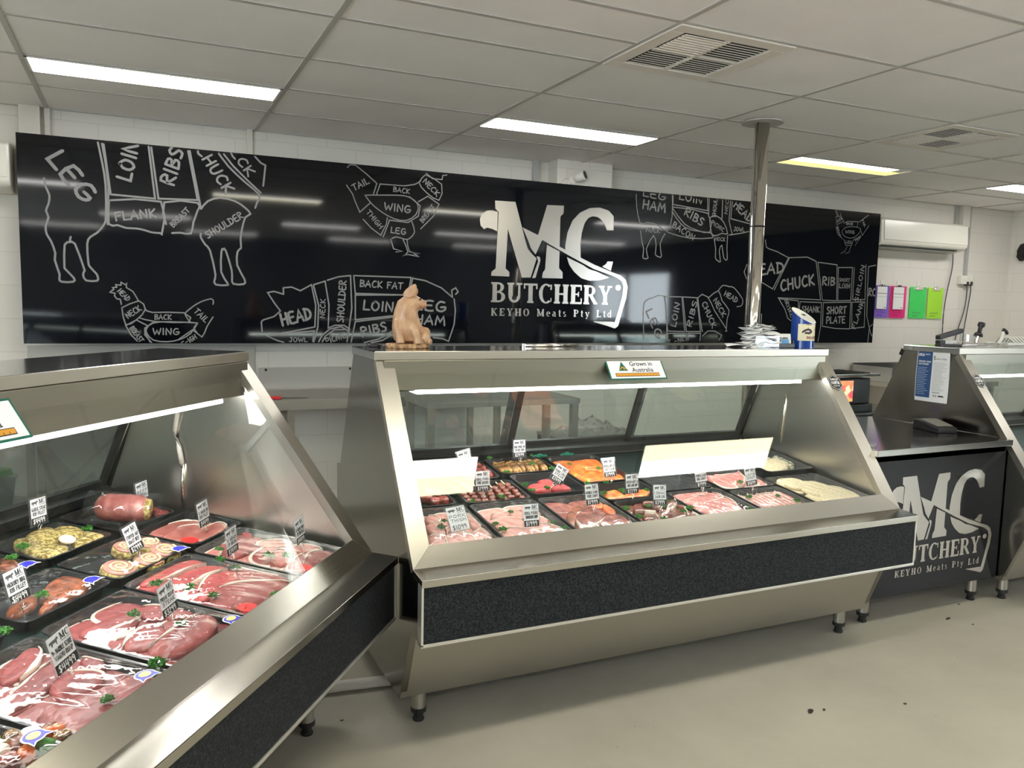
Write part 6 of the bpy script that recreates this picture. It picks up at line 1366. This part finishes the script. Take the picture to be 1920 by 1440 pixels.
# --- parsley sprigs
def parsley_mesh(seed):
    rr = random.Random(seed); mb = MB()
    for i in range(34):
        a, r = rr.uniform(0, 6.283), .016 * math.sqrt(rr.random()); c = Vector((r * math.cos(a), r * math.sin(a), .004 + .014 * rr.random() * (1 - r / .02)))
        s = rr.uniform(.003, .006); n_ = 6; vs = [c]
        ax = Vector((rr.uniform(-1, 1), rr.uniform(-1, 1), rr.uniform(.3, 1))).normalized(); b1 = ax.orthogonal().normalized(); b2 = ax.cross(b1)
        for k in range(n_): w = 2 * math.pi * k / n_; vs.append(c + (b1 * math.cos(w) + b2 * math.sin(w)) * s * rr.uniform(.7, 1.2) + ax * (.0028 if k % 2 else -.0018))
        mb.add(vs, [(0, 1 + k, 1 + (k + 1) % n_) for k in range(n_)])
        if i % 4 == 0: mb.tube([(0, 0, 0), tuple(c * .6), tuple(c)], .0009, 4)
    return mb
PM = [parsley_mesh(s).build('parsley_sprig', M_PARS).data for s in range(4)]
for o in [o for o in COL.objects if o.name.startswith('parsley_sprig')]: bpy.data.objects.remove(o)
def which_tray(cs, x, y):
    best = None
    for k, (c_, xc, yc, w, d, s) in TRAYS.items():
        if c_ != cs: continue
        e = max(abs(x - xc) / (w / 2), abs(y - yc) / (d / 2))
        if best is None or e < best[0]: best = (e, k)
    return best[1]
def put_parsley(cs, u, v, h=.036, s=1.0):
    x, y = deck_hit(cs, u, v, h + .008); k = which_tray(cs, x, y)
    o = bpy.data.objects.new('parsley_sprig', PM[MEATRND.randrange(4)]); COL.objects.link(o)
    sc_ = s * MEATRND.uniform(.85, 1.15)
    o.matrix_world = deck_frame(cs, x, y, h, MEATRND.uniform(0, 6)) @ Matrix.Scale(sc_, 4)
    book(o, TRAYS[k][5], 'green parsley sprig', 'parsley', x, y)
for u, v in ((917, 857), (950, 883), (996, 867), (997, 852), (1034, 876), (861, 917), (940, 929), (885, 937), (983, 907), (997, 917), (1025, 912), (1067, 868), (831, 974), (826, 985), (910, 1013), (957, 957), (928, 979), (942, 989), (1037, 977), (1057, 987), (1122, 876), (1100, 905), (1136, 902), (1132, 922), (1165, 918), (1211, 916), (1173, 951), (1197, 966), (1214, 947), (1245, 947), (1255, 939), (1244, 970), (1280, 957), (1292, 950), (1185, 986), (1405, 952), (1403, 929), (1492, 937), (1457, 927), (1387, 902)):
    put_parsley('mid', u, v, s=.85)
M_GARL = plain('teal_plastic_leaf', (.0, .20, .12), .4)
for (u, v), w_ in (((1012, 853), 'behind the brown pork strips'), ((1063, 850), 'behind the orange chops')):
    x, y = deck_hit('mid', u, v, .05); y = min(y, 1.03)
    o = bpy.data.objects.new('plastic_garnish', PM[1].copy()); o.data.materials.clear(); o.data.materials.append(M_GARL); COL.objects.link(o)
    o.matrix_world = deck_frame('mid', x, y, .04) @ Matrix.Diagonal((2.2, .8, 1.0, 1)); tag(o, 'teal plastic leaf garnish ' + w_ + ' near the sliding door', 'garnish')
for u, v, s in ((162, 988, 1.0), (40, 1023, 1.0), (77, 1113, 1.0), (247, 1148, 1.0), (291, 1091, .9), (353, 1100, 1.0), (396, 1113, 1.0), (338, 1165, .9), (7, 1180, 1.0), (290, 1240, 1.25), (196, 1307, 1.0), (410, 1046, 1.0), (409, 1027, .8), (440, 1061, 1.0), (517, 1116, 1.1), (501, 1040, 1.2), (538, 1040, 1.1), (20, 1043, 1.0)):
    put_parsley('left', u, v, s=s)
# --- round promotion stickers
def promo(cs, u, v, kind, h=.046):
    x, y = deck_hit(cs, u, v, h); k = which_tray(cs, x, y); short = TRAYS[k][5]
    if kind == 'red':
        t = thing('promotion_sticker', 'bright red scalloped round sticker on ' + short, 'sticker', group='red round stickers'); t.matrix_world = deck_frame(cs, x, y, h, MEATRND.uniform(-.4, .4))
        n_ = 40; vs = [(.026 * (1 + .07 * (j % 2)) * math.cos(2 * math.pi * j / n_), .026 * (1 + .07 * (j % 2)) * math.sin(2 * math.pi * j / n_), 0) for j in range(n_)]
        MB().add(vs + [(a, b_, .0006) for a, b_, _ in vs], [tuple(range(n_))[::-1], tuple(range(n_, 2 * n_))] + [(j, (j + 1) % n_, n_ + (j + 1) % n_, n_ + j) for j in range(n_)]).build('sticker_face', M_REDST, t)
        mb = MB(); words(mb, 'TRY ME', -.017, .017, .004, .008, lambda p: (p[0], p[1], .0012), .0013); words(mb, 'SPECIAL', -.014, .014, -.008, .005, lambda p: (p[0], p[1], .0012), .0009); mb.build('printed_words', plain('dark_red_words', (.30, .0, .0), .5) if 'dark_red_words' not in MATS else MATS['dark_red_words'], t)
    else:
        t = thing('promotion_sticker', ('solid blue' if kind == 'blue' else 'gold centred blue') + ' ribbon badge sticker on ' + short, 'sticker', group='blue ribbon stickers'); t.matrix_world = deck_frame(cs, x, y, h, MEATRND.uniform(-.2, .2))
        def badge(s, z, name, m):
            mb = MB(); n_ = 24; vs = [(.022 * s * math.cos(2 * math.pi * j / n_), .004 + .016 * s * math.sin(2 * math.pi * j / n_), z) for j in range(n_)]
            mb.add(vs, [tuple(range(n_))]); e = .004 * (s - 1) * 5
            mb.add([(-.024 - e, -.016 - e, z + .0001), (-.014, -.010 - e, z + .0001), (.014, -.010 - e, z + .0001), (.024 + e, -.016 - e, z + .0001), (.020 + e, -.002, z + .0001), (.0, .002, z + .0001), (-.020 - e, -.002, z + .0001)], [tuple(range(7))]); mb.build(name, m, t)
        badge(1.18, 0, 'white_outline', M_PAPER); badge(1.0, .0005, 'blue_badge', M_BLUEST)
        if kind == 'gold': MB().lathe([(0, .0008), (.015, .0008), (.015, .0012), (0, .0012)], n=20, sy=.7).build('gold_centre', M_GOLDST, t, loc=(0, .005, 0))
promo('left', 353, 1012, 'red'); promo('left', 461, 1138, 'red', .052); promo('left', 566, 1064, 'red', .052)
promo('left', 335, 1028, 'blue'); promo('left', 171, 1086, 'blue'); promo('left', 50, 1057, 'blue')
promo('left', 270, 1265, 'gold', .054); promo('left', 432, 1160, 'gold', .056); promo('left', 62, 1380, 'gold', .05)

# --- price tags on pins
ANIMAL = {
 'cow': [(.02, .55), (.10, .72), (.20, .74), (.75, .76), (.82, .90), (.92, .84), (1.0, .70), (.94, .58), (.84, .56), (.80, .40), (.78, .05), (.70, .05), (.68, .36), (.36, .36), (.30, .05), (.22, .05), (.20, .40), (.10, .46), (.07, .30)],
 'pig': [(.02, .50), (.08, .66), (.30, .74), (.70, .72), (.80, .80), (.84, .68), (.98, .56), (.98, .46), (.82, .40), (.78, .16), (.70, .16), (.66, .34), (.36, .34), (.30, .16), (.22, .16), (.18, .38)],
 'lamb': [(.06, .52), (.14, .72), (.40, .78), (.66, .74), (.74, .88), (.92, .84), (.96, .70), (.84, .64), (.78, .46), (.74, .10), (.66, .10), (.62, .38), (.36, .38), (.32, .10), (.24, .10), (.20, .40), (.08, .44)]}
def price_tag(cs, u, v, animal, l1, l2, price, lab, lean=.22, rz=0.0, roll=0.0, hc=.100, W=.074, H=.092, faded=False, lying=False, extra=None):
    x, y = deck_hit(cs, u, v, hc)
    t = thing('price_tag', lab, 'price tag', group='handwritten price tags')
    if lying: M0 = deck_frame(cs, x, y, hc - .05, rz) @ Matrix.Rotation(-math.pi / 2 + lean, 4, 'X') @ Matrix.Rotation(roll, 4, 'Y')
    else: M0 = FR[cs] @ Matrix.Translation((x, y, deck_z(y) + hc)) @ Matrix.Rotation(rz, 4, 'Z') @ Matrix.Rotation(-lean, 4, 'X') @ Matrix.Rotation(roll, 4, 'Y')
    t.matrix_world = M0
    MB().box(-W / 2, W / 2, -.0004, .0012, -H / 2, H / 2).build('clear_sleeve', M_CLEARPLASTIC, t)
    ink = M_GREYINK if faded else M_INK
    w, h0, h1 = W * .41, -H * .44, H * .44
    MB().box(-w, w, -.0010, -.0005, h0, h1).build('card', M_CARD, t)
    mp = lambda p: (p[0], -.0014, p[1])
    zb = h0 + (h1 - h0) * .27
    if not faded: MB().box(-w, w, -.00125, -.0010, h0, zb).build('price_band', M_INK, t)
    mb = MB(); P_ = ANIMAL[animal]; aw, ah = w * .88, (h1 - h0) * .22
    mb.add([mp((-w + .003 + a * aw, h1 - (h1 - h0) * .27 + b_ * ah)) for a, b_ in P_], [tuple(range(len(P_)))]); mb.build('animal_picture', M_GREYINK, t)
    mb = MB(); ch = (h1 - h0) * .18; s_ = w * .84 / serif_w('MC'); serif(mb, 'MC', lambda p: mp((w * .08 + p[0] * s_, h1 - (h1 - h0) * .22 + p[1] * ch))); ribbon(mb, [(w * .12, h1 - (h1 - h0) * .26), (w * .9, h1 - (h1 - h0) * .26)], .0012, mp, round_=False); mb.build('shop_initials', ink, t)
    mb = MB()
    for k, s in enumerate((l1, l2)):
        if s: words(mb, s, -w * (.90 - .12 * k), w * (.90 - .06 * k), h1 - (h1 - h0) * (.40 + .18 * k), (h1 - h0) * .125, mp, .0018)
    mb.build('handwriting', ink, t)
    mb = MB(); st_, tw = hand(price, .12); kx = w * 1.5 / tw
    for pl_ in st_: ribbon(mb, [(-w * .80 + a * kx, h0 + (zb - h0) * .16 + b_ * (zb - h0) * .68) for a, b_ in pl_], .0024, lambda p: (p[0], -.0017, p[1]))
    if extra: words(mb, extra, -w * .9, -w * .4, h0 + .004, .005, lambda p: (p[0], -.0017, p[1]), .0012)
    mb.build('price', ink if faded else M_CHALKWHITE, t)
    pb = MB(); lo = -H / 2 - (.045 if not lying else .012)
    pb.tube([(.004, .002, -H / 2 + .006)] + [(.004 + .009 * math.sin(a), .002, -H / 2 - .006 - .009 * math.cos(a) + .009 * 0) for a in [math.pi + k * .7 for k in range(9)]] + [(.0, .003, -H / 2 - .018), (.0, .004, lo)], .0011, 6)
    pb.build('wire_pin', M_CHROME, t, smooth=True)
    return t
PT = price_tag
PT('mid', 996, 966, 'pig', 'BBQ PORK', 'SHOULDER CHOP', '$1999', 'price tag reading $1999 standing in the pale shoulder chop tray', roll=.02)
PT('mid', 1110, 927, 'pig', 'DOUBLE SMOKE', 'PORK CHOPS', '$1999', 'price tag reading $1999 standing in the double smoke chop tray', roll=-.02)
PT('mid', 905, 902, 'pig', 'BBQ PORK', 'PORK SKEWERS', '$1999', 'price tag reading $1999 standing among the pork skewers', lean=.1)
PT('mid', 974, 841, 'pig', 'BBQ PORK OR', 'SPARE RIBS', '$2499', 'price tag standing in the brown pork strips by the sliding door', lean=.1)
PT('mid', 1049, 889, 'pig', 'PORK LOIN', 'STEAK', '$2499', 'price tag tilted steeply over the three bright red steaks', roll=.62, lean=.15, H=.085)
PT('mid', 872, 862, 'pig', 'QUAIL', '', '$1599', 'leaning price tag behind the pork skewers, partly behind the light reflection', roll=-.22, hc=.085)
PT('mid', 1142, 877, 'lamb', 'ROSEMARY &', 'MINT LAMB', '$1999', 'price tag leaning in the orange chop tray', lean=.3, roll=-.03)
PT('mid', 1185, 907, 'lamb', 'ROSEMARY &', 'MINT LAMB CHOP', '$2199', 'price tag reading $2199 above the orange rosemary lamb', lean=.15)
PT('mid', 1237, 928, 'lamb', 'I SUMAC', 'LAMB LOIN', '$3999', 'price tag reading $3999 standing in the dark seeded lamb', roll=.07)
PT('mid', 1314, 895, 'lamb', 'FOREQ LAMB', 'BBQ CHOPS', '$1999', 'price tag standing behind the pink lamb chops', roll=-.05)
PT('mid', 1407, 893, 'lamb', 'LAMB', 'CUTLETS', '$4099', 'price tag standing in the lamb cutlet tray', roll=-.08)
PT('mid', 858, 972, 'pig', 'PORK', 'THIGH', '$1099', 'faded price tag lying back on the wrapped pork tray', lean=.55, roll=-.10, hc=.085, W=.088, H=.10, faded=True)
PT('mid', 1478, 938, 'lamb', 'LAMB', 'SLICE', '$2499', 'price card lying flat on the sliced lamb tray', lean=.25, rz=-.25, hc=.062, lying=True, faded=True)
PT('left', 72, 958, 'cow', 'GARLIC STEAK', 'RIB FILLET', '$4499', 'price tag standing behind the yellow garlic crumbed fillets', lean=.05)
PT('left', 266, 925, 'cow', 'BEEF', 'STRIPS', '$2599', 'price tag standing in the back corner over the beef strips', lean=.05, roll=-.06)
PT('left', 381, 963, 'cow', "'A' GRADE RIB", 'RIB FILLET', '$4499', 'price tag standing in the sliced rib fillet tray', lean=.1, roll=-.10)
PT('left', 249, 1009, 'cow', 'STUFFED MINI', 'ROAST BEEF', '$2999', 'price tag standing in the stuffed roast slices', lean=.3, roll=-.12)
PT('left', 434, 1014, 'cow', "'A' GRADE", 'NY SIRLOIN', '$3499', 'price tag reading $3499 standing in the sirloin tray', lean=.05, roll=-.10)
PT('left', 562, 995, 'cow', "'A' GRADE THICK", 'CUT RIB FILLET', '$4499', 'price tag standing in the thick cut rib tray at the right end', lean=.1, roll=-.09)
PT('left', 31, 1097, 'cow', 'HICKORY BBQ', 'RIB FILLET', '$4499', 'price tag reading HICKORY BBQ at the left frame edge', lean=.2, roll=-.08, extra='FOR')
PT('left', 314, 1123, 'cow', 'PRIME RUMP', 'STEAK', '$3299', 'price tag reading PRIME RUMP STEAK in the rump tray', lean=.12, roll=-.14)
PT('left', 117, 1219, 'cow', '9+ MARBLE SCORE', 'WAGYU RUMP', '$4499', 'price tag reading WAGYU RUMP in the tray nearest the viewer', lean=.15, roll=-.20, W=.078, H=.098)

# --- a lidded tub at the back of the left case
x, y = -.585, 1.0
tb_ = thing('plastic_tub', 'clear plastic tub with green lid behind the left case glass, at frame edge', 'tub'); tb_.matrix_world = FR['left'] @ Matrix.Translation((-.275, 1.33, .722))
def rbox(w, d, w2, d2, z0, z1, r=.02):
    l0, l1 = rloop(w, d, r, z0), rloop(w2, d2, r, z1); n_ = len(l0)
    return MB().add(l0 + l1, [tuple(range(n_))[::-1], tuple(range(n_, 2 * n_))] + [(j, (j + 1) % n_, n_ + (j + 1) % n_, n_ + j) for j in range(n_)])
rbox(.16, .10, .19, .12, 0, .12).build('tub_body', thin_clear('frosted_tub', (.75, .82, .80), .06, haze=.35, hazecol=(.25, .30, .28)), tb_, smooth=False)
rbox(.20, .13, .20, .13, .12, .135).build('tub_rim', M_CLEARPLASTIC, tb_); rbox(.18, .11, .17, .10, .135, .155).build('lid', plain('green_lid', (.10, .42, .06), .3), tb_)

tt_ = thing('side_table', 'small steel table under the green lidded tub behind the left case', 'table'); tt_.matrix_world = FR['left'] @ Matrix.Translation((-.50, 1.20, 0))
MB().box(0, .5, 0, .4, .70, .72).build('table_top', M_STEELDULL, tt_, bevel=.002)
for x in (.03, .47):
    for y_ in (.03, .37): MB().box(x - .015, x + .015, y_ - .015, y_ + .015, 0, .70).build('leg', M_STEELDULL, tt_)
# ------------------------------------------------------------ fittings inside the cases (parts of the cases)
def in_case(case, mb, name, mat): return mb.build(name, mat, case, smooth=True)
in_case(case_mid, MB().tube([(CL - .03, .70, 1.06), (CL - .03, .71, .93), (CL - .03, .725, .80)], .004, 6), 'corner_rod', M_CHROME)
in_case(case_left, MB().tube([(LL - .034, .725, 1.14), (LL - .034, .73, 1.08), (LL - .036, .745, 1.02), (LL - .034, .725, .96), (LL - .034, .715, .90)], .010, 8), 'drain_hose', M_PVC)
in_case(case_left, MB().tube([(LL - .034, .715, .90), (LL - .034, .715, .74)], .006, 8), 'drain_tube', M_CHROME)

# ------------------------------------------------------------ scraps on the floor
M_SCRAP = plain('dark_scrap', (.03, .025, .02), .8)
SCR = [((1520, 1334), 'dark shrivelled scrap on the floor in front of the middle case', .016), ((1545, 1331), 'small dark scrap beside the larger one in front of the middle case', .008), ((1778, 1160), 'dark leaf scrap on the floor in front of the low counter', .014), ((1824, 1171), 'tiny dark scrap on the floor below the right end of the low counter', .006), ((1697, 1320), 'tiny dark scrap on the floor near the right frame edge', .007), ((1798, 1133), 'small dark scrap near the right leg of the low counter', .007), ((641, 1351), 'dark speck on the floor beside the left foot of middle case', .006)]
for (u, v), lab, r in SCR:
    p = at_z(u, v, 0.0)
    tag(lump_mesh([tuple(q) for q in resample(blob_outline(0, 0, r * 1.4, r * .7, .3, .5), 12)], r * .25, MEATRND, .0008).build('floor_scrap', M_SCRAP, loc=(p.x, p.y, 0), smooth=True), lab, 'scrap', 'scraps on the floor')

# ------------------------------------------------------------ labels for cuts and garnishes, by where they lie in their tray
ORD = ['leftmost', 'second from left', 'third from left', 'fourth from left', 'fifth from left', 'sixth from left', 'seventh from left', 'eighth from left', 'ninth from left', 'tenth from left', 'eleventh from left', 'twelfth from left']
for (short, noun, cat), items in BOOK.items():
    n_ = len(items); gp = noun + 's in ' + short
    if n_ == 1: names = ['only']
    items.sort(key=lambda q: q[1])
    if n_ <= 3:
        ps = {1: [''], 2: ['left', 'right'], 3: ['left', 'middle', 'right']}[n_]
        for (o, x, y), p in zip(items, ps):
            tag(o, (p + ' ' + noun if p else noun) + ' in ' + short, cat, gp if n_ > 1 else None)
    else:
        ys = [q[2] for q in items]
        if max(ys) - min(ys) < .07:
            for (o, x, y), p in zip(items, ORD): tag(o, noun + ' ' + p + ' in ' + short, cat, gp)
        else:
            srt = sorted(items, key=lambda q: q[2]); half = (n_ + 1) // 2
            for side, grp in (('front', srt[:half]), ('back', srt[half:])):
                grp.sort(key=lambda q: q[1]); m = len(grp)
                nm = {1: ['only'], 2: ['left', 'right'], 3: ['left', 'middle', 'right']}.get(m, ORD)
                for (o, x, y), p in zip(grp, nm):
                    if m == 1: lab = noun + ' at the ' + side + ' of ' + short
                    elif m <= 3: lab = noun + ' at ' + side + ' ' + p + ' of ' + short
                    else: lab = noun + ' ' + p + ' along the ' + side + ' of ' + short
                    tag(o, lab, cat, gp)
